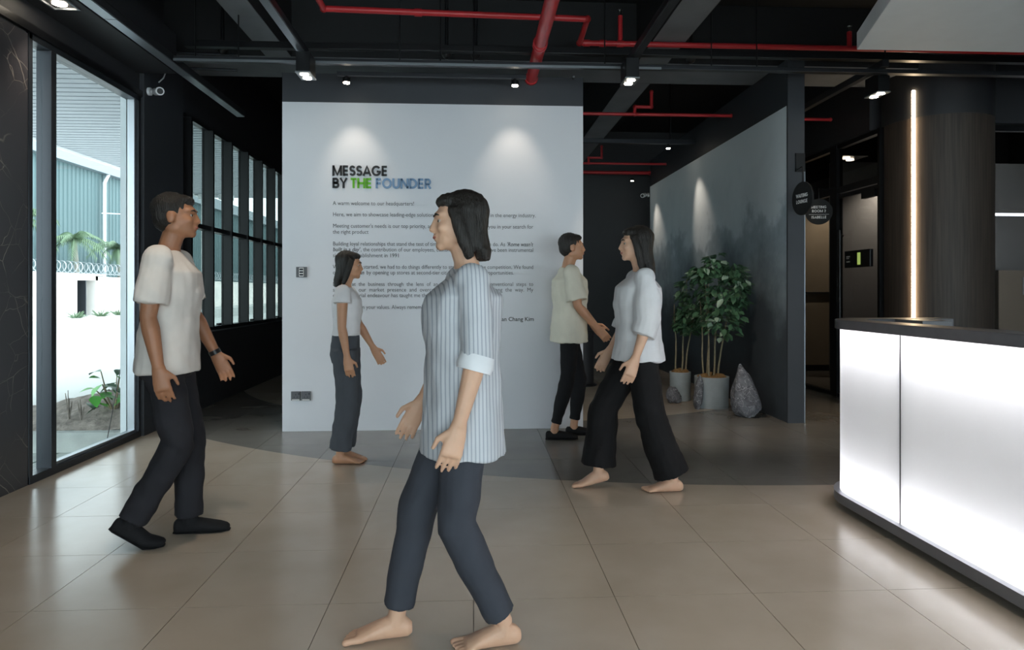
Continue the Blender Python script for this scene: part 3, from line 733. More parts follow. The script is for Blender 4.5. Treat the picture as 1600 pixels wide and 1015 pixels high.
# round signs ------------------------------------------------------------
def disc_sign(label, c, r, rz, lines, rule=None):
    t = root('round_sign', label, 'sign', c, group='round hanging signs')
    mt = Matrix.Translation(c) @ Matrix.Rotation(rz, 4, 'Z')
    d = MB().tube([(0, -.008, 0), (0, .008, 0)], r, 48).xf(mt); part('disc', d, 'matte_black', t, smooth=40)
    for s, zc, cap in lines:
        w = word_width(s.replace(' ', ''), cap, cap * .12) + (s.count(' ') * cap * .35); x = -w / 2
        for wd in s.split(' '):
            place_glyphs(wd, x, cap, .17, .002, cap * .12, lambda p, zc=zc: mt @ Vector((p.x, -.0085 - p.z, zc + p.y)), 'letter_white', t)
            x += word_width(wd, cap, cap * .12) + cap * .47
    if rule: part('rule', MB().box((-rule[1], -.0105, rule[0]), (rule[1], -.0085, rule[0] + .003)).xf(mt), 'letter_white', t)
    return t
s = disc_sign('round black meeting room sign hanging near the glass partition', (4.2, 8.1, 2.27), .157, R(-14), [('MEETING', .04, .032), ('ROOM 2', -.008, .032), ('ISABELLE', -.083, .032)], (-.035, .115))
part('rod', MB().tube([(4.2, 8.1, 2.42), (4.2, 8.1, 2.55), (4.47, 8.1, 2.55)], .006, 8), 'black_metal', s)
s = disc_sign('round black waiting lounge sign on the end of the mural wall', (3.15, 6.38, 2.19), .16, R(-82), [('WAITING', .012, .034), ('LOUNGE', -.045, .034)])
part('bracket', MB().box((3.17, 6.555, 2.48), (3.262, 6.575, 2.66)).tube([(3.19, 6.57, 2.5), (3.15, 6.38, 2.5), (3.15, 6.38, 2.34)], .006, 8), 'black_metal', s)
mtx = lambda zc: (lambda p: Vector((4.4535 - p.z, 7.93 - p.x, zc + p.y)))
for sx, zc in (('MEETING', 1.705), ('ROOM', 1.685), ('ISABELLE', 1.645)):
    place_glyphs(sx, 0, .014, .18, .001, .002, mtx(zc), 'letter_white', rd)

# ------------------------------------------------------------------ reception counter
CXF, YC, RC, XE = 2.2, 3.9, .35, 3.0
def outline(off, y_start=.9, xe=XE, n=14):
    """front line running away from the camera, rounded corner, then the end run"""
    r = RC + off; p = [(CXF - off, y_start), (CXF - off, YC)]
    p += [(CXF + RC + r * math.cos(math.pi - math.pi / 2 * k / n), YC + r * math.sin(math.pi - math.pi / 2 * k / n)) for k in range(1, n + 1)]
    p.append((xe, YC + r)); return p
def band(o1, o2, z0, z1, **k): return MB().prism(outline(o1, **k) + list(reversed(outline(o2, **k))), z0, z1)
ct = root('reception_counter', 'glowing white reception counter with a rounded corner and dark top', 'counter', (2.6, 2.6, 0))
part('plinth', band(-.06, -.5, 0, .045), 'black_metal', ct, smooth=30)
part('base_rail', band(.035, -.5, .045, .1), 'plinth', ct, smooth=30, bev=.006)
part('core', band(-.13, -.15, .1, 1.075), 'cavity', ct, smooth=30)
part('top_ledge', band(.03, -.14, 1.075, 1.13), 'counter_top', ct, smooth=30, bev=.004)
part('end_ledge', MB().prism([(2.62, 3.85), (2.8, 3.85), (2.8, 4.25), (2.62, 4.25)], 1.076, 1.128), 'counter_top', ct, bev=.003)
part('desk', box((2.34, 1.0, .70), (2.95, 3.8, .74)), 'counter_top', ct)
def sheet(y0, y1, curved):
    """one frosted panel: an open sheet with returned edges"""
    ol = outline(0); ins = outline(-.012)
    if curved: a = [(CXF, y0)] + ol[1:]; b = [(CXF + .012, y0)] + ins[1:]
    else: a = [(CXF, y0), (CXF, y1)]; b = [(CXF + .012, y0), (CXF + .012, y1)]
    mb = MB(); n = len(a)
    vs = [(x, y, .1) for x, y in a] + [(x, y, 1.075) for x, y in a] + [(x, y, .1) for x, y in b] + [(x, y, 1.075) for x, y in b]
    fs = [(i, i + 1, n + i + 1, n + i) for i in range(n - 1)] + [(0, n, 3 * n, 2 * n), (n - 1, 3 * n - 1, 4 * n - 1, 2 * n - 1)]
    return mb.add(vs, fs)
for y0, y1, c in ((3.413, 0, True), (2.2, 3.405, False), (1.0, 2.192, False)):
    part('front_panel', sheet(y0, y1, c), 'acrylic', ct, smooth=30, fix=False)
for y in (3.409, 2.196): part('seam', box((2.199, y - .004, .1), (2.215, y + .004, 1.075)), 'seam', ct)
led = emit('counter_led', '#f2f2f6', 37)
part('led_strip', band(-.06, -.075, 1.05, 1.06), led, ct)
part('led_strip', band(-.06, -.075, .113, .123), led, ct)
led2 = emit('counter_led_mid', '#e4eaff', 7)

# ------------------------------------------------------------------ plants and rocks in the passage
rnd = random.Random(7)
def leaf_mesh(name, L, W, fold=.25, droop=.15):
    vs = []; fs = []
    prof = ((0, .02), (.2, .3), (.45, .5), (.7, .38), (.88, .16), (1, 0))
    for t, w in prof:
        z = -droop * t * t * L
        vs += [(t * L, -w * W, z + fold * w * W), (t * L, 0, z), (t * L, w * W, z + fold * w * W)]
    for i in range(len(prof) - 1):
        a = 3 * i; fs += [(a, a + 1, a + 4, a + 3), (a + 1, a + 2, a + 5, a + 4)]
    me = bpy.data.meshes.new(name); me.from_pydata(vs, [], fs); me.polygons.foreach_set('use_smooth', [True] * len(fs)); me.update(); return me
def crown_leaves(parent, centres, n, n_stuff, meshes, smeshes):
    off = OFF[parent.name]
    def pick():
        c, r = rnd.choice(centres)
        while True:
            p = Vector((rnd.uniform(-1, 1), rnd.uniform(-1, 1), rnd.uniform(-1, 1)))
            if .25 < p.length < 1: break
        return Vector(c) + Vector((p.x * r[0], p.y * r[1], p.z * r[2])), p
    for i in range(n):
        q, d = pick(); o = link('leaf', rnd.choice(meshes), None, parent, q - off)
        o.rotation_euler = (rnd.uniform(-.6, .6), rnd.uniform(-.2, .9), math.atan2(d.y, d.x) + rnd.uniform(-.9, .9))
        k = rnd.uniform(.75, 1.2); o.scale = (k, k, k)
    if n_stuff:
        mb = MB()
        for i in range(n_stuff):
            q, d = pick(); me = rnd.choice(smeshes)
            m = Matrix.Translation(q - off) @ Matrix.Rotation(math.atan2(d.y, d.x) + rnd.uniform(-.9, .9), 4, 'Z') @ Matrix.Rotation(rnd.uniform(-.2, .9), 4, 'Y') @ Matrix.Rotation(rnd.uniform(-.6, .6), 4, 'X')
            mb.add([m @ v.co for v in me.vertices], [tuple(p.vertices) for p in me.polygons])
        tag(part('foliage', mb, 'leaf', parent, smooth=180, local=True, fix=False), kind='stuff')
lf = []
for i, (L, W) in enumerate(((.10, .058), (.085, .05), (.11, .06))):
    for mt_ in ('leaf', 'leaf', 'leaf_pale') if i else ('leaf', 'leaf'):
        me = leaf_mesh('leaf', L, W); me.materials.append(M[mt_]); lf.append(me)
def potted(label, c, pr_, ph, stems, crowns, n, ns):
    x, y = c; t = root('potted_ficus', label, 'plant', (x, y, 0), group='potted plants by the mural')
    pot = MB().lathe([(0, 0), (pr_ * .93, 0), (pr_ * .96, .01), (pr_, ph), (pr_ * .9, ph), (pr_ * .88, ph - .05), (0, ph - .05)], (x, y, 0), 40)
    part('pot', pot, 'concrete_pot', t, smooth=40)
    sm = MB(); 
    for k in range(9): sm.ell((x + pr_ * .5 * math.cos(k * .7), y + pr_ * .5 * math.sin(k * .7), ph - .03), (pr_ * .42, pr_ * .4, .04 + .015 * (k % 3)), 12, 6)
    part('moss', sm, 'soil', t, smooth=180)
    for dx, dy, tx, ty, z in stems:
        pts = [(x + dx + (tx - dx) * (s / 6) + .008 * math.sin(s * 1.3 + dx * 40), y + dy + (ty - dy) * (s / 6), ph - .05 + (z - ph) * s / 6) for s in range(7)]
        part('stem', MB().tube(pts, [.012 - .0012 * s for s in range(7)], 8), 'stem', t, smooth=60)
    crown_leaves(t, crowns, n, ns, lf, lf)
potted('large potted ficus in a pale concrete pot, nearest the big rock', (2.68, 7.56), .19, .345,
       [(-.09, 0, -.13, .0, 1.25), (-.03, .06, -.02, .02, 1.7), (.0, -.05, .06, .0, 1.3), (.07, .02, .2, -.05, 1.4), (.05, .07, .12, .1, 1.5), (-.05, -.08, -.1, -.1, 1.45)],
       [((2.66, 7.45, 1.17), (.24, .22, .28)), ((2.78, 7.4, 1.25), (.19, .22, .28)), ((2.74, 7.4, 1.0), (.24, .2, .22)), ((2.68, 7.45, 1.58), (.09, .1, .16)), ((2.86, 7.4, 1.5), (.10, .12, .13)), ((2.93, 7.35, 1.32), (.06, .1, .2)), ((2.5, 7.45, 1.5), (.09, .12, .09))], 295, 500)
potted('smaller potted ficus behind the thin upright rock', (2.47, 8.05), .125, .34,
       [(-.05, 0, -.07, 0, 1.2), (.02, .02, .08, .02, 1.5), (.04, -.03, .16, 0, 1.1)],
       [((2.6, 7.95, 1.2), (.2, .2, .34)), ((2.55, 7.95, .98), (.16, .2, .2))], 170, 260)

def rock(label, c, size, seed, lean=(0, 0), power=1.0):
    bm = bmesh.new(); bmesh.ops.create_icosphere(bm, subdivisions=4, radius=1)
    o = Vector((seed * 3.7, seed * 1.3, seed))
    for v in bm.verts:
        p = v.co.copy()
        d = 1 + .22 * noise.noise(p * 1.6 + o) + .10 * abs(noise.noise(p * 4 + o)) + .05 * noise.noise(p * 9 + o)
        p = p * d
        z = (p.z + 1) / 2; tp = 1 - power * .55 * max(0, z)
        v.co = Vector((p.x * size[0] * tp + lean[0] * z, p.y * size[1] * tp + lean[1] * z, max(0, z * size[2] * 1.02 - .02 * size[2])))
    me = bpy.data.meshes.new('rock'); bm.to_mesh(me); bm.free()
    me.polygons.foreach_set('use_smooth', [True] * len(me.polygons)); me.set_sharp_from_angle(angle=R(28))
    return tag(link('rock', me, 'rock', None, (c[0], c[1], 0)), label, 'rock', 'decorative rocks by the pots')
rock('large pointed grey rock leaning by the mural wall', (2.83, 6.93), (.19, .15, .53), 2.2, (-.05, .03), 1.25)
rock('thin upright grey rock slab between the two pots', (2.46, 7.40), (.055, .06, .36), 5.1, (.03, 0), .4)
rock('small dark rock on the floor left of the pots', (2.34, 7.86), (.10, .09, .19), 8.4, (-.03, 0), .7)
bn = root('cylinder_bin', 'dark cylindrical bin with a flat base disc in front of the black far wall', 'bin', (1.52, 9.4, 0))
part('base', MB().lathe([(0, 0), (.21, 0), (.21, .015), (.16, .03), (0, .03)], (1.5, 9.42, 0), 32), 'black_metal', bn, smooth=40)
part('body', MB().lathe([(0, .03), (.165, .03), (.165, .74), (.15, .76), (0, .76)], (1.5, 9.42, 0), 32), 'black_wall', bn, smooth=40)

# ------------------------------------------------------------------ outside
gd = struct('ground', box((-70, -12, -.5), (-3.12, 110, -.19)), 'paving', 'bright concrete yard outside the window')
for i in range(4):
    for j in range(6):
        part('paving_slab', box((-3.14 - .62 * (i + 1), 3.0 + .61 * j, -.19), (-3.16 - .62 * i, 3.595 + .61 * j, -.17)), 'kerb', gd)
struct('ground_verge', box((-40, 5, -.19), (-14.6, 100, .3)), 'paving', 'raised verge in front of the boundary wall')
kb = root('planter_kerb', 'grey concrete kerb around the soil bed outside the window', 'kerb', (-4.2, 6.48, -.17))
for k in range(4): part('kerb_block', box((-3.15 - .72 * (k + 1) + .006, 6.42, -.17), (-3.15 - .72 * k, 6.53, .015)), 'kerb', kb, bev=.008)
bm = bmesh.new(); bmesh.ops.create_grid(bm, x_segments=46, y_segments=40, size=1)
for v in bm.verts:
    x = -3.15 - (v.co.x + 1) * 1.4; y = 6.535 + (v.co.y + 1) * .8
    h_ = .0 + .30 * max(0, 1 - ((x + 3.2) / 1.6) ** 2) * (1 - max(0, (y - 7.3) / 1.2)) * min(1, (y - 6.5) / .75) + .03 * noise.noise(Vector((x * 6, y * 6, 0))) + .02 * noise.noise(Vector((x * 17, y * 17, 3)))
    v.co = (x, y, h_)
me = bpy.data.meshes.new('soil_bed'); bm.to_mesh(me); bm.free(); me.polygons.foreach_set('use_smooth', [True] * len(me.polygons))
o = link('soil_bed', me, 'dirt'); tag(o, 'mound of dry grey soil behind the kerb outside the window', 'soil', kind='stuff')
# shrub outside
big = []
for L, W, c in ((.2, .12, 'leaf_bright'), (.16, .1, 'leaf_bright'), (.18, .1, 'leaf')):
    me = leaf_mesh('leaf', L, W, .15, .35); me.materials.append(M[c]); big.append(me)
sh = root('leafy_shrub', 'bright green broad-leaved shrub in the soil bed outside the window', 'shrub', (-3.52, 6.9, .15))
for k in range(7):
    a = k * .9; tip = Vector((-3.52 + .17 * math.cos(a), 6.9 + .14 * math.sin(a), .36 + .05 * (k % 4)))
    part('stem', MB().tube([(-3.52, 6.9, .1), (-3.52 + .08 * math.cos(a), 6.9 + .07 * math.sin(a), .25), tip], [.01, .008, .005], 6), 'stem', sh, smooth=60)
    for q in range(4):
        o = link('leaf', rnd.choice(big), None, sh, tip + Vector((0, 0, -.07 * q)) - OFF[sh.name]); o.rotation_euler = (rnd.uniform(-.4, .4), rnd.uniform(-.7, .4), a + q * 1.7)
        k_ = rnd.uniform(.7, 1.1); o.scale = (k_, k_, k_)
for (px_, py_, hh) in ((-3.86, 6.75, .28), (-3.72, 6.7, .2)):
    w = MB(); base = .08
    for k in range(6): w.tube([(px_, py_, base), (px_ + .03 * math.cos(k), py_ + .03 * math.sin(k), base + hh * (.5 + .1 * k))], [.008, .003], 5)
    tag(part('dry_weed', w, 'dirt', smooth=60), 'dry dark weed stalk on the soil bed, ' + ('left' if px_ < -3.8 else 'right') + ' of two', 'weed', 'dry weeds on the soil bed')
tag(part('dry_wire', MB().tube([(-3.3, 6.3, -.17), (-3.24, 6.36, .3), (-3.17, 6.44, .9)], .004, 6), 'black_metal', smooth=60), 'thin dark stick leaning outside the tall window', 'stick')
# porch soffit, fascia and post
po = root('porch_roof', 'white slatted porch soffit seen through the tall window', 'porch', (-5.4, 10, 4))
fs_ = MB()
for k in range(96):
    y = 1.0 + .2 * k; b = ((-7.7, y, 4.0), (-3.13, y + .16, 4.03))
    if 6.0 < y < 13: part('slat', box(*b), 'soffit', po)
    else: fs_.box(*b)
tag(part('slat_field', fs_, 'soffit', po), kind='stuff')
part('backing', box((-7.7, .9, 4.03), (-3.13, 20.2, 4.25)), 'soffit_back', po)
part('fascia', box((-7.8, .9, 3.97), (-7.7, 20.2, 4.3)), 'ext_white', po)
for y, xx in ((19.5, -7.45), (19.5, -6.9)):  # second, inner post is added for the outer one's reflection in the glass
    c = root('porch_post', 'white porch post with a wide cap, ' + ('outer' if xx < -7 else 'reflection copy, inner') + ' of two', 'post', (xx, y, 0), group='porch posts')
    part('shaft', box((xx - .1, y - .1, 0), (xx + .1, y + .1, 3.85)), 'ext_white', c, bev=.01); part('cap', box((xx - .16, y - .16, 3.85), (xx + .16, y + .16, 4.0)), 'ext_white', c, bev=.01)
# warehouse
wh = root('warehouse', 'long teal corrugated warehouse behind the boundary wall', 'building', (-22, 40, 0))
cl = MB(); n = 0; vs = []; y = 8.0
prof = ((0, 0), (.22, 0), (.26, .05), (.31, .05))
while y < 100:
    for dy, dx in prof: vs.append((-20 + dx, y + dy))
    y += .35
nn = len(vs); cl.add([(a, b, 0) for a, b in vs] + [(a, b, 7.6) for a, b in vs], [(i, i + 1, nn + i + 1, nn + i) for i in range(nn - 1)])
tag(part('cladding', cl, 'clad', wh, fix=False), kind='stuff')
part('end_wall', box((-40, 7.9, 0), (-19.95, 8.0, 7.6)), 'clad', wh)
part('gutter', box((-20.4, 7.5, 7.6), (-19.6, 100, 8.35)), 'trim_white', wh)
part('roof', MB().prism([(-20.4, 7.5), (-20.4, 100), (-40, 100), (-40, 7.5)], 8.3, 8.4), 'trim_white', wh)
part('downpipe', MB().tube([(-19.72, 37.7, 0), (-19.72, 37.7, 7.1), (-19.72, 38.1, 7.6)], .09, 12), 'white_metal', wh, smooth=50)
lp = root('lamp_arm', 'street lamp on a horizontal arm fixed to the white downpipe', 'lamp', (-19.6, 37.6, 5.44))
part('arm', MB().tube([(-19.6, 37.2, 5.42), (-18.9, 38.3, 5.5)], .03, 8), 'white_metal', lp, smooth=50); part('head', MB().ell((-18.75, 38.5, 5.52), (.22, .3, .06), 14, 8), 'white_metal', lp, smooth=180)
# boundary wall, hut, razor wire
bw = root('boundary_wall', 'weathered white boundary wall across the yard', 'wall', (-17, 40, .3))
part('wall_run', box((-17.15, 12, .3), (-17, 98, 1.9)), 'fence', bw); part('coping', box((-17.2, 12, 1.9), (-16.95, 98, 1.96)), 'fence', bw)
hu = root('guard_hut', 'small white hut with a dark doorway against the boundary wall', 'hut', (-16.5, 27, .3))
hw = MB(); hw.box((-16.98, 22, .3), (-16.0, 28.55, 1.95)); hw.box((-16.98, 29.9, .3), (-16.0, 30.1, 1.95)); hw.box((-16.98, 28.55, 1.76), (-16.0, 30.1, 1.95))
part('walls', hw, 'fence', hu); part('roof', box((-16.98, 21.8, 1.95), (-15.8, 30.3, 2.02)), 'fence', hu)
d_ = part('door', box((-16.9, 28.6, .32), (-16.85, 29.3, 1.74)), 'frame', hu); part('door_frame', box((-16.7, 29.25, .3), (-16.05, 29.3, 1.75)), 'frame', hu)
rw = MB(); pts = []
for k in range(12 * 130): a = 2 * math.pi * k / 12; pts.append((-17.05 + .25 * math.cos(a), 18 + k * .32 / 12 * 1.25, 2.32 + .25 * math.sin(a)))
rw.tube(pts, .022, 4)
tag(part('razor_wire', rw, 'wire', smooth=60, fix=False), 'coiled razor wire along the top of the boundary wall', 'wire')
# palms
def palm(label, x, y, zc, s, seed):
    r2 = random.Random(seed); t = root('palm_tree', label, 'palm', (x, y, .3), group='palms behind the boundary wall')
    part('trunk', MB().tube([(x, y, .3), (x + .05, y + .1, zc * .6), (x, y, zc - .1 * s)], [.16, .12, .1], 10), 'palm_trunk', t, smooth=60)
    for k in range(15):
        a = k * 2.4; el = r2.uniform(-.1, 1.2); L = s * r2.uniform(.9, 1.25); mb = MB(); pts = []
        for q in range(9):
            u = q / 8; rr = L * u * math.cos(el * (1 - .5 * u)); zz = L * (math.sin(el) * u - .75 * u * u)
            pts.append(Vector((x + rr * math.cos(a), y + rr * math.sin(a), zc + zz)))
        mb.tube(pts, [.025 - .002 * q for q in range(9)], 4)
        sd = Vector((-math.sin(a), math.cos(a), 0))
        for q in range(1, 9):
            for sgn in (-1, 1):
                for h2 in (0, .5):
                    p = pts[q - 1].lerp(pts[q], h2); dd = (pts[q] - pts[q - 1]).normalized()
                    w_ = sd * sgn * .34 * s * (1 - .6 * q / 8) + dd * .15 * s + Vector((0, 0, -.16 * s)); e_ = dd * .035 * s
                    o_ = len(mb.v); mb.v += [p - e_, p + e_, p + w_]; mb.f.append((o_, o_ + 1, o_ + 2))
        part('frond', mb, 'palm_leaf', t, smooth=60, fix=False)
palm('palm tree behind the hut, in the middle of the tall window', -18.4, 32.6, 3.75, 1.25, 1)
palm('palm tree right of the white downpipe in the tall window', -18.4, 36.5, 3.55, 1.2, 2)
palm('palm tree at the left edge of the tall window', -18.4, 28.6, 4.3, 1.3, 3)
rb_ = random.Random(5)
for k, wl_ in enumerate(('left of the hut doorway', 'in front of the hut doorway', 'right of the hut doorway', 'below the white downpipe')):
    y = (26.5, 28.2, 29.6, 33.5)[k]; b_ = MB()
    for q in range(26):
        a = rb_.uniform(0, 6.3); L = rb_.uniform(.15, .4); b_.tube([(-14.9, y, .28), (-14.9 + L * math.cos(a), y + L * math.sin(a), .28 + rb_.uniform(.1, .3))], [.03, .008], 4)
    tag(part('weed_tuft', b_, 'palm_leaf', smooth=60, fix=False), 'pale weed tuft on the verge ' + wl_, 'weed', 'weed tufts along the verge')

# ------------------------------------------------------------------ people
def fabric(name, col, stripe=None, rough=.85):
    m = mat(name, col, rough, var=.05, vscale=9, bump=.25, bscale=9, spec=.25)
    if stripe:
        nt = m.node_tree; b = nt.nodes['Principled BSDF']; tc = N(nt, 'ShaderNodeTexCoord'); w = N(nt, 'ShaderNodeTexWave', wave_type='BANDS', bands_direction='X')
        w.inputs['Scale'].default_value = 22; w.inputs['Distortion'].default_value = .4; nt.links.new(tc.outputs['Object'], w.inputs['Vector'])
        mx = N(nt, 'ShaderNodeMix', data_type='RGBA'); src = b.inputs['Base Color'].links[0].from_socket
        rp = N(nt, 'ShaderNodeValToRGB'); rp.color_ramp.elements[0].position = .7; rp.color_ramp.elements[1].position = .85
        nt.links.new(w.outputs[0], rp.inputs[0]); nt.links.new(rp.outputs[0], mx.inputs[0]); nt.links.new(src, mx.inputs[6]); mx.inputs[7].default_value = lin(stripe)
        nt.links.new(mx.outputs[2], b.inputs['Base Color'])
    return m
def skin(name, col):
    m = mat(name, col, .5, var=.06, vscale=14, bump=.05, bscale=90)
    b = m.node_tree.nodes['Principled BSDF']; b.inputs['Subsurface Weight'].default_value = .08; b.inputs['Subsurface Radius'].default_value = (.02, .008, .005)
    return m
M['sock'] = fabric('black_knit', '#1a1a1c'); M['lip'] = mat('lip', '#9a5a50', .45)

def remesh(mb, voxel, smooth, disp=None):
    me = mb.mesh('tmp'); o = bpy.data.objects.new('tmp', me); COL.objects.link(o)
    r_ = o.modifiers.new('r', 'REMESH'); r_.mode = 'VOXEL'; r_.voxel_size = voxel; r_.use_smooth_shade = True
    if smooth: s_ = o.modifiers.new('s', 'SMOOTH'); s_.factor = .5; s_.iterations = smooth
    dg = bpy.context.evaluated_depsgraph_get(); out = bpy.data.meshes.new_from_object(o.evaluated_get(dg))
    bpy.data.objects.remove(o); bpy.data.meshes.remove(me)
    if disp:
        amp, fx, fz, sd = disp; nrm = [v.normal.copy() for v in out.vertices]
        for v, n_ in zip(out.vertices, nrm):
            p = v.co; q = Vector((p.x * fx + sd, p.y * fx, p.z * fz))
            d = noise.noise(q) + .6 * noise.noise(Vector((p.x * fx * 1.3 + p.z * 9, p.y * fx * 1.3 - sd, p.z * fz * 1.7)))
            v.co = p + n_ * amp * d
    out.polygons.foreach_set('use_smooth', [True] * len(out.polygons)); out.update()
    return out
X, Yv, Z = Vector((1, 0, 0)), Vector((0, 1, 0)), Vector((0, 0, 1))
def ik(h, a, l1, l2, fwd=Vector((1, 0, 0))):
    d = a - h; L = min(d.length, (l1 + l2) * .9995); u = d.normalized()
    x = (l1 * l1 - l2 * l2 + L * L) / (2 * L); r = math.sqrt(max(l1 * l1 - x * x, 0))
    f = (fwd - u * fwd.dot(u)).normalized(); return h + u * x + f * r
def person(label, loc, heading, H, c):
    t = root('person', label, 'person', loc, heading, 'people in the lobby'); OFF[t.name] = Vector((0, 0, 0))
    fem = c.get('fem', False); hx = c.get('hx', 0); lean = R(c.get('lean', 3))
    zz_ = []
    for s, k in ((1, 'L'), (-1, 'R')):
        bx, by, pitch = c['foot' + k]; p = R(pitch)
        ax_ = bx + (-.07 * math.cos(p) + .047 * math.sin(p)) * H; az_ = (.07 * math.sin(p) + .047 * math.cos(p)) * H
        zz_.append(az_ + math.sqrt(max((.4955 * H) ** 2 - (ax_ - hx) ** 2 - (by - s * .05 * H) ** 2, .01)) + .005 * H)
    hip = Vector((hx, 0, min(zz_))); sp = Vector((math.sin(lean), 0, math.cos(lean))); fw_ = Vector((math.cos(lean), 0, -math.sin(lean)))
    at = lambda k, f=0: hip + sp * k * H + fw_ * f * H
    # --- skeleton
    feet = {}; legs = {}
    for s, k in ((1, 'L'), (-1, 'R')):
        bx, by, pitch = c['foot' + k]; ball = Vector((bx, by, 0)); p = R(pitch)
        def fp(x, y, z, ball=ball, p=p):
            x *= H; y *= H; z *= H
            if x < 0: return ball + Vector((x * math.cos(p) + z * math.sin(p), y, -x * math.sin(p) + z * math.cos(p)))
            return ball + Vector((x + z * math.sin(p) * .6, y, z))
        feet[k] = fp; ank = fp(-.07, 0, .047); hj = hip + Vector((0, s * .05 * H, -.005 * H))
        kn = ik(hj, ank, .25 * H, .248 * H); legs[k] = (hj, kn, ank)
    arms = {}
    for s, k in ((1, 'L'), (-1, 'R')):
        a, ab, e, inw = (R(v) for v in c['arm' + k]); sh_ = at(.292, -.004) + Yv * s * (.089 if fem else .101) * H
        d1 = Vector((math.sin(a), s * math.sin(ab), -math.cos(a) * math.cos(ab))).normalized()
        d2 = Vector((math.sin(a + e), s * math.sin(ab - inw), -math.cos(a + e) * math.cos(ab - inw))).normalized()
        el = sh_ + d1 * .172 * H; wr = el + d2 * .148 * H; arms[k] = (sh_, el, wr, d2)
    hc = at(.405, .018) + Vector((0, 0, .012 * H))
    hrot = Matrix.Rotation(R(c.get('hyaw', 0)), 3, 'Z') @ Matrix.Rotation(R(c.get('hpitch', 0)), 3, 'Y')
    hp_ = lambda x, y, z: hc + hrot @ Vector((x * H, y * H, z * H))
    # --- body, one continuous surface
    b = MB(); w = .92 if fem else 1.0
    tors = ((-.045, 0, .045, .070), (0, -.004, .058, .085), (.05, 0, .055, .080), (.11, .004, .052, .072 if fem else .08), (.19, .006, .064, .084), (.25, .004, .062, .094), (.285, 0, .046, .085), (.305, -.002, .034, .05))
    b.loft([(at(k, f), fw_ * dx * H * w, Yv * dy * H * w) for k, f, dx, dy in tors], 20)
    b.tube([at(.29, -.006), at(.33, -.002), at(.375, .012)], [.036 * H * w, .031 * H * w, .031 * H * w], 14)
    for s, k in ((1, 'L'), (-1, 'R')):
        hj, kn, ank = legs[k]
        b.tube([hj + Z * .0 * H, hj.lerp(kn, .3), hj.lerp(kn, .8), kn, kn.lerp(ank, .3), kn.lerp(ank, .75), ank], [v * H for v in (.044, .042, .033, .031, .031, .021, .02)], 14)
        fp = feet[k]; ft = []
        for x, z, hw, hh in ((-.106, .02, .011, .012), (-.096, .022, .018, .021), (-.07, .028, .021, .028), (-.04, .023, .022, .023), (-.015, .018, .026, .0175), (.004, .0135, .0285, .013), (.018, .011, .0275, .0105)):
            kk = .72 if c.get('shoe') is not None else 1; x = x * (.9 if kk < 1 else 1)
            up = (fp(x, 0, z + hh) - fp(x, 0, z)) * kk; ft.append((fp(x, 0, z), Yv * hw * H * kk, up))
        b.loft(ft, 14); b.tube([ank, fp(-.068, 0, .03)], [.021 * H, .022 * H], 12)
        if c.get('shoe') is None:
            for i, (yy, ln, rr) in enumerate(((.0190, .046, .0088), (.0050, .046, .0060), (-.0065, .042, .0057), (-.0170, .036, .0054), (-.0265, .029, .0052))):
                yy *= -s; b.tube([fp(.004, yy, .011), fp(ln * .65, yy * 1.06, .0098), fp(ln * .9, yy * 1.08, .0078)], [rr * H * 1.05, rr * H * .9, rr * H * .95], 8); b.ell(fp(ln * .9, yy * 1.08, .0078), (rr * H, rr * H, rr * H * .9), 10, 8)
        sh_, el, wr, d2 = arms[k]
        b.ell(sh_ - Z * .006 * H, (.035 * H * w, .033 * H * w, .037 * H * w), 14, 10)
        b.tube([sh_, sh_.lerp(el, .35), el, el.lerp(wr, .25), el.lerp(wr, .7), wr], [v * H * w for v in (.034, .029, .0225, .0245, .019, .0155)], 12)
        # hand: palm, four fingers, thumb
        md = -Yv * s; md = (md - d2 * md.dot(d2)).normalized(); uf = d2.cross(md) * (1 if d2.cross(md).x > 0 else -1)
        pe = wr + d2 * .058 * H
        b.loft([(wr - d2 * .01 * H, uf * .0165 * H, md * .0125 * H), (wr + d2 * .02 * H, uf * .022 * H, md * .0115 * H), (pe, uf * .0245 * H, md * .009 * H), (pe + d2 * .006 * H, uf * .021 * H, md * .007 * H)], 12)
        cu = c.get('curl', .2)
        for i, (o_, ln) in enumerate(((.0185, .046), (.0062, .052), (-.0062, .049), (-.0178, .039))):
            p = pe + uf * o_ * H - d2 * .004 * H; pts = [p]; ang_ = .12
            for q in (.45, .32, .23):
                ang_ += cu * (1 + .12 * i); p = p + (d2 * math.cos(ang_) + md * math.sin(ang_) + uf * o_ * 2.2).normalized() * ln * q * H; pts.append(p)
            b.tube(pts, [v * H for v in (.0054, .0051, .0047, .0040)], 8)
        tp = wr + d2 * .016 * H + uf * .017 * H
        b.tube([tp, tp + (uf * .75 + d2 * .8 + md * .35).normalized() * .026 * H, tp + (uf * .5 + d2 * 1.0 + md * .45).normalized() * .05 * H], [.0078 * H, .0066 * H, .0048 * H], 8)
    # head
    def he(x, y, z, r): b.ell(hp_(x, y, z), tuple(v * H for v in r), 18, 12, hrot)
    he(-.010, 0, .016, (.056, .0455, .051)); he(.010, 0, -.014, (.044, .039, .050)); he(.022, 0, -.036, (.031, .031, .027)); he(-.002, .026, -.034, (.026, .012, .018)); he(-.002, -.026, -.034, (.026, .012, .018))
    he(.041, 0, -.052, (.0125, .0155, .0115)); he(.036, 0, .016, (.018, .034, .012)); he(.030, .021, -.014, (.02, .014, .014)); he(.030, -.021, -.014, (.02, .014, .014))
    b.tube([hp_(.047, 0, .011), hp_(.053, 0, -.003), hp_(.0585, 0, -.0145)], [.006 * H, .007 * H, .0078 * H], 8); he(.0585, 0, -.0148, (.0078, .0078, .0072)); he(.053, .0065, -.0165, (.007, .0055, .005)); he(.053, -.0065, -.0165, (.007, .0055, .005))
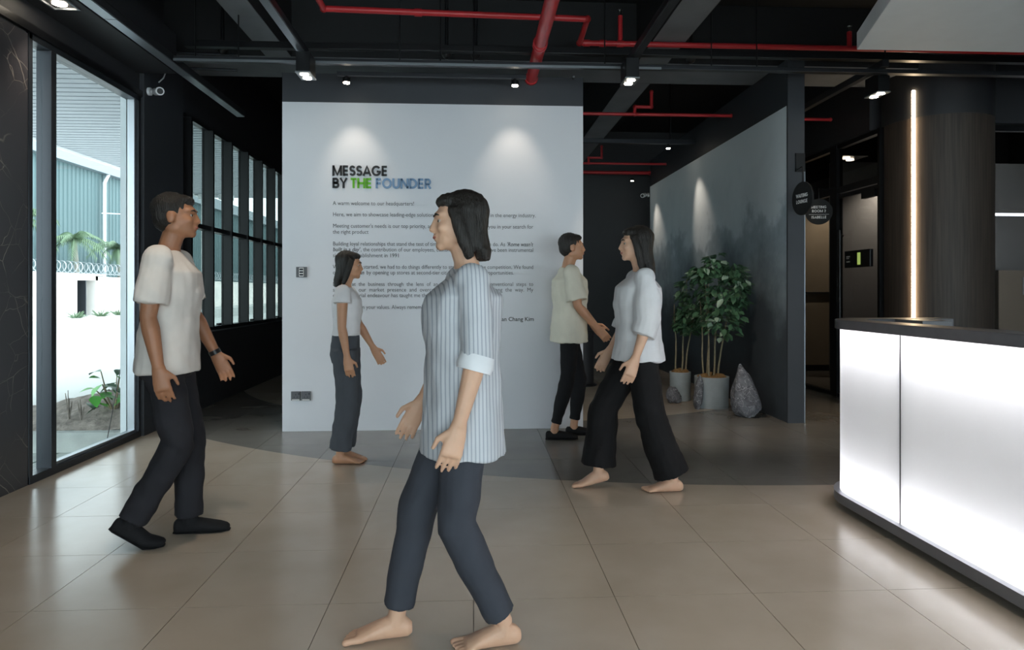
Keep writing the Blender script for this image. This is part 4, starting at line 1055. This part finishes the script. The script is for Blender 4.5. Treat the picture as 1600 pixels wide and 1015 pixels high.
    he(.050, 0, -.0295, (.0085, .0135, .0045)); he(.049, 0, -.0365, (.0085, .012, .0045))
    for s in (1, -1): he(-.006, s * .0455, -.006, (.013, .0055, .019))
    me = remesh(b, .0062 if not c.get('fine') else .005, 3); bo = link('body', me, c['skin'], t)
    for s in (1, -1):
        e_ = part('eye', MB().ell(hp_(.0415, s * .0178, .002), (.0056 * H,) * 3, 12, 8), 'eye_white', t, smooth=180, local=True)
        part('iris', MB().ell(hp_(.0450, s * .0178, .002), (.0026 * H, .0036 * H, .0038 * H), 10, 6), 'iris', e_, smooth=180, local=True)
        part('eyebrow', MB().tube([hp_(.0525, s * .008, .0145), hp_(.051, s * .018, .0175), hp_(.044, s * .028, .0145)], [.0022 * H, .0028 * H, .0014 * H], 6), 'hair', t, smooth=180, local=True)
    part('lips', MB().ell(hp_(.0535, 0, -.033), (.0055 * H, .0115 * H, .0042 * H), 12, 8, hrot), 'lip', t, smooth=180, local=True)
    # hair
    hb = MB()
    def hh_(x, y, z, r): hb.ell(hp_(x, y, z), tuple(v * H for v in r), 18, 12, hrot)
    hh_(-.017, 0, .023, (.0575, .0505, .0505)); hh_(-.026, 0, .0, (.044, .047, .05)); hh_(.012, 0, .046, (.036, .038, .020))
    if c.get('hairlen', 0):
        ln = c['hairlen']
        hb.loft([(hp_(-.022, 0, .01), hrot @ X * .045 * H, Yv * .051 * H), (hp_(-.03, 0, -.03), hrot @ X * .036 * H, Yv * .052 * H), (hp_(-.042, 0, -.07), hrot @ X * .028 * H, Yv * .05 * H),
                 (hp_(-.048, 0, -.04 - ln * .5), X * .024 * H, Yv * .052 * H), (hp_(-.05, 0, -.04 - ln), X * .016 * H, Yv * .044 * H)], 18)
        for s in (1, -1): hb.tube([hp_(.012, s * .043, .028), hp_(.006, s * .05, -.005), hp_(-.004, s * .05, -.045), hp_(-.018, s * .045, -.06 - ln * .5)], [.014 * H, .015 * H, .015 * H, .01 * H], 10)
    link('hair', remesh(hb, .007, 2, (.0035, 60, 6, 3)), 'hair', t)
    # trousers
    tr = MB(); r0, r1, r2, r3, r4 = c['leg_r']; wz = c.get('waist', .085); low = c.get('hemk', .93)
    tr.loft([(at(wz, .0), fw_ * .064 * H * w, Yv * .09 * H * w), (at(.03, -.004), fw_ * .074 * H * w, Yv * .1 * H * w), (at(-.02, -.006), fw_ * .077 * H * w, Yv * .102 * H * w), (at(-.06, -.004), fw_ * .070 * H * w, Yv * .096 * H * w)], 20)
    for k in 'LR':
        hj, kn, ank = legs[k]
        tr.tube([hj + Z * .015 * H, hj.lerp(kn, .3), hj.lerp(kn, .85), kn, kn.lerp(ank, .35), kn.lerp(ank, .75), kn.lerp(ank, low)], [v * H for v in (r0, (r0 + r1) / 2, r1, r1, r2, r3, r4)], 16)
    link('trousers', remesh(tr, .008, 3, (c.get('tw', .009), 13, 9, 1 + H)), c['pants'], t)
    # shirt
    st = MB(); e = c.get('ease', .014); hem = c.get('hem', -.03); he2 = c.get('hemease', e)
    pr2 = [(hem, 0, .068 + he2, .096 + he2)] + [(k, f, dx + e, dy + e) for k, f, dx, dy in ((.05, .0, .063, .088), (.12, .004, .058, .082), (.19, .006, .066, .086), (.25, .003, .062, .093)) if k > hem + .02] + [(.288, 0, .046 + .007, .088), (.312, -.003, .036, .05)]
    st.loft([(at(k, f), fw_ * dx * H * w, Yv * dy * H * w) for k, f, dx, dy in pr2], 22)
    sl, sr = c.get('sleeve', .55), c.get('sleeve_r', .04)
    for k in 'LR':
        sh_, el, wr, d2 = arms[k]; st.ell(sh_ - Z * .008 * H, (.043 * H * w, .038 * H * w, .042 * H * w), 14, 10)
        if sl <= 1: st.tube([sh_, sh_.lerp(el, sl * .5), sh_.lerp(el, sl)], [.038 * H * w, sr * H * .97, sr * H * 1.05], 14)
        else: st.tube([sh_, sh_.lerp(el, .5), el, el.lerp(wr, (sl - 1) * .6), el.lerp(wr, sl - 1)], [.038 * H * w, sr * H * .97, sr * H, sr * H, sr * H * .9], 14)
    so = link('shirt', remesh(st, .008, 3, (c.get('sw', .009), 12, 7, 2 + H)), c['top'], t)
    if c.get('cuff'):
        for k in 'LR':
            sh_, el, wr, d2 = arms[k]; p = el.lerp(wr, sl - 1) if sl > 1 else sh_.lerp(el, sl)
            part('cuff', MB().tube([p - d2 * .022 * H, p, p + d2 * .012 * H], [sr * H * .98, sr * H * 1.08, sr * H], 18), c['cuff'], so, smooth=60, local=True)
    # shoes
    if c.get('shoe'):
        for k in 'LR':
            fp = feet[k]; ft = []; e_ = .0045; hi = c.get('shoe_h', 1.0)
            for x, z, hw, hh in ((-.112, .018, .010, .016), (-.104, .022, .018, .022), (-.07, .022, .0235, .022), (-.04, .022, .025, .0225), (-.01, .0185, .029, .0185), (.02, .015, .029, .015), (.04, .012, .022, .0115), (.049, .010, .010, .008)):
                up = fp(x, 0, z + hh) - fp(x, 0, z); ft.append((fp(x, 0, z), Yv * hw * H, up * (hi if x < -.03 else 1)))
            sb_ = MB().loft(ft, 16)
            if c.get('sock'):
                hj, kn, ank = legs[k]; sb_.tube([fp(-.068, 0, .03), ank, ank.lerp(kn, .2)], [.026 * H, .0245 * H, .024 * H], 12)
            so_ = link('shoe', remesh(sb_, .006, 2), c['shoe'], t)
            part('sole', MB().loft([(fp(x, 0, .003), Yv * hw * H, (fp(x, 0, .006) - fp(x, 0, .003))) for x, hw in ((-.113, .011), (-.1, .02), (-.05, .0245), (0, .0295), (.03, .027), (.05, .011))], 12), c.get('sole', 'sock'), so_, smooth=50, local=True)
    if c.get('watch'):
        sh_, el, wr, d2 = arms['L']; part('watch', MB().tube([wr - d2 * .012 * H, wr + d2 * .002 * H], .0185 * H, 14), 'black_metal', t, smooth=50, local=True)
    return t

sk1 = skin('skin_brown', '#9a6b4f'); sk2 = skin('skin_light_brown', '#b98a6c'); sk3 = skin('skin_fair', '#cfa68c')
person('person in a white tee and dark trousers walking right beside the tall window', (-1.60, 3.68, 0), R(8), 1.76, dict(
    skin=sk1, top=fabric('tee_white', '#cfc9c4'), pants=fabric('trouser_charcoal', '#26262b'), shoe=fabric('shoe_black', '#1b1b1e'), sock=True,
    footL=(.20, .09, 0), footR=(-.08, -.10, 32), hx=.0, lean=1, armL=(12, 10, 14, 6), armR=(-6, 9, 18, 4), leg_r=(.056, .045, .042, .040, .040),
    hem=-.045, ease=.02, hemease=.022, sleeve=.8, sleeve_r=.046, watch=True, hemk=.98, tw=.011))
person('person in a short white blouse and grey trousers standing barefoot by the wall text', (-.95, 5.27, 0), R(2), 1.555, dict(
    skin=sk2, fem=True, top=fabric('blouse_white', '#dcdce0'), pants=fabric('trouser_grey', '#4a4e55'), footL=(.06, .06, 0), footR=(.05, -.055, 0), hx=-.02, lean=0,
    armL=(16, 9, 14, 4), armR=(0, 7, 10, 4), leg_r=(.062, .056, .054, .053, .053), waist=.1, hem=.075, ease=.014, hemease=.004, sleeve=.35, sleeve_r=.045, hairlen=.07, hemk=.9, hpitch=4))
person('person in a pale striped shirt and slate trousers striding left barefoot in the foreground', (-.07, 2.56, 0), R(180 + 8), 1.655, dict(
    fine=True, skin=sk3, fem=True, top=fabric('shirt_striped', '#c3c6cc', '#9da3ad'), pants=fabric('trouser_slate', '#3c3f47'), footL=(-.06, .075, 0), footR=(.33, -.06, 0), hx=-.03, lean=-1,
    armL=(-2, 11, 18, 6), armR=(8, 10, 20, 6), leg_r=(.057, .046, .041, .037, .036), hem=-.1, ease=.032, hemease=.04, tw=.006, sleeve=1.12, sleeve_r=.037, cuff=fabric('cuff_white', '#dfe1e6'), hairlen=.05, hemk=.9, hpitch=3))
person('person in a cream oversized tee and black jeans standing against the white wall', (.87, 6.06, 0), R(0), 1.77, dict(
    skin=sk2, top=fabric('tee_cream', '#d9d5c6'), pants=fabric('jeans_black', '#17181b'), shoe=fabric('slip_on_black', '#18181a'), footL=(.16, .085, 0), footR=(-.04, -.09, 0), hx=-.02, lean=0,
    armL=(14, 8, 30, 14), armR=(10, 8, 32, 16), leg_r=(.054, .038, .037, .026, .027), hem=-.06, ease=.026, hemease=.03, sleeve=.85, sleeve_r=.05, hemk=.86, tw=.007))
person('person in a loose white shirt and wide black trousers striding left barefoot', (1.08, 4.44, 0), R(180 - 2), 1.70, dict(
    skin=sk3, fem=True, top=fabric('shirt_white', '#d9dade'), pants=fabric('trouser_black', '#151517'), footL=(-.10, .06, 0), footR=(.35, -.06, 14), hx=.0, lean=-1,
    armL=(0, 14, 20, 6), armR=(8, 10, 22, 8), leg_r=(.062, .058, .062, .066, .07), hem=-.03, ease=.034, hemease=.046, sleeve=1.4, sleeve_r=.05, hairlen=.12, hemk=.9, sw=.01, hpitch=2))
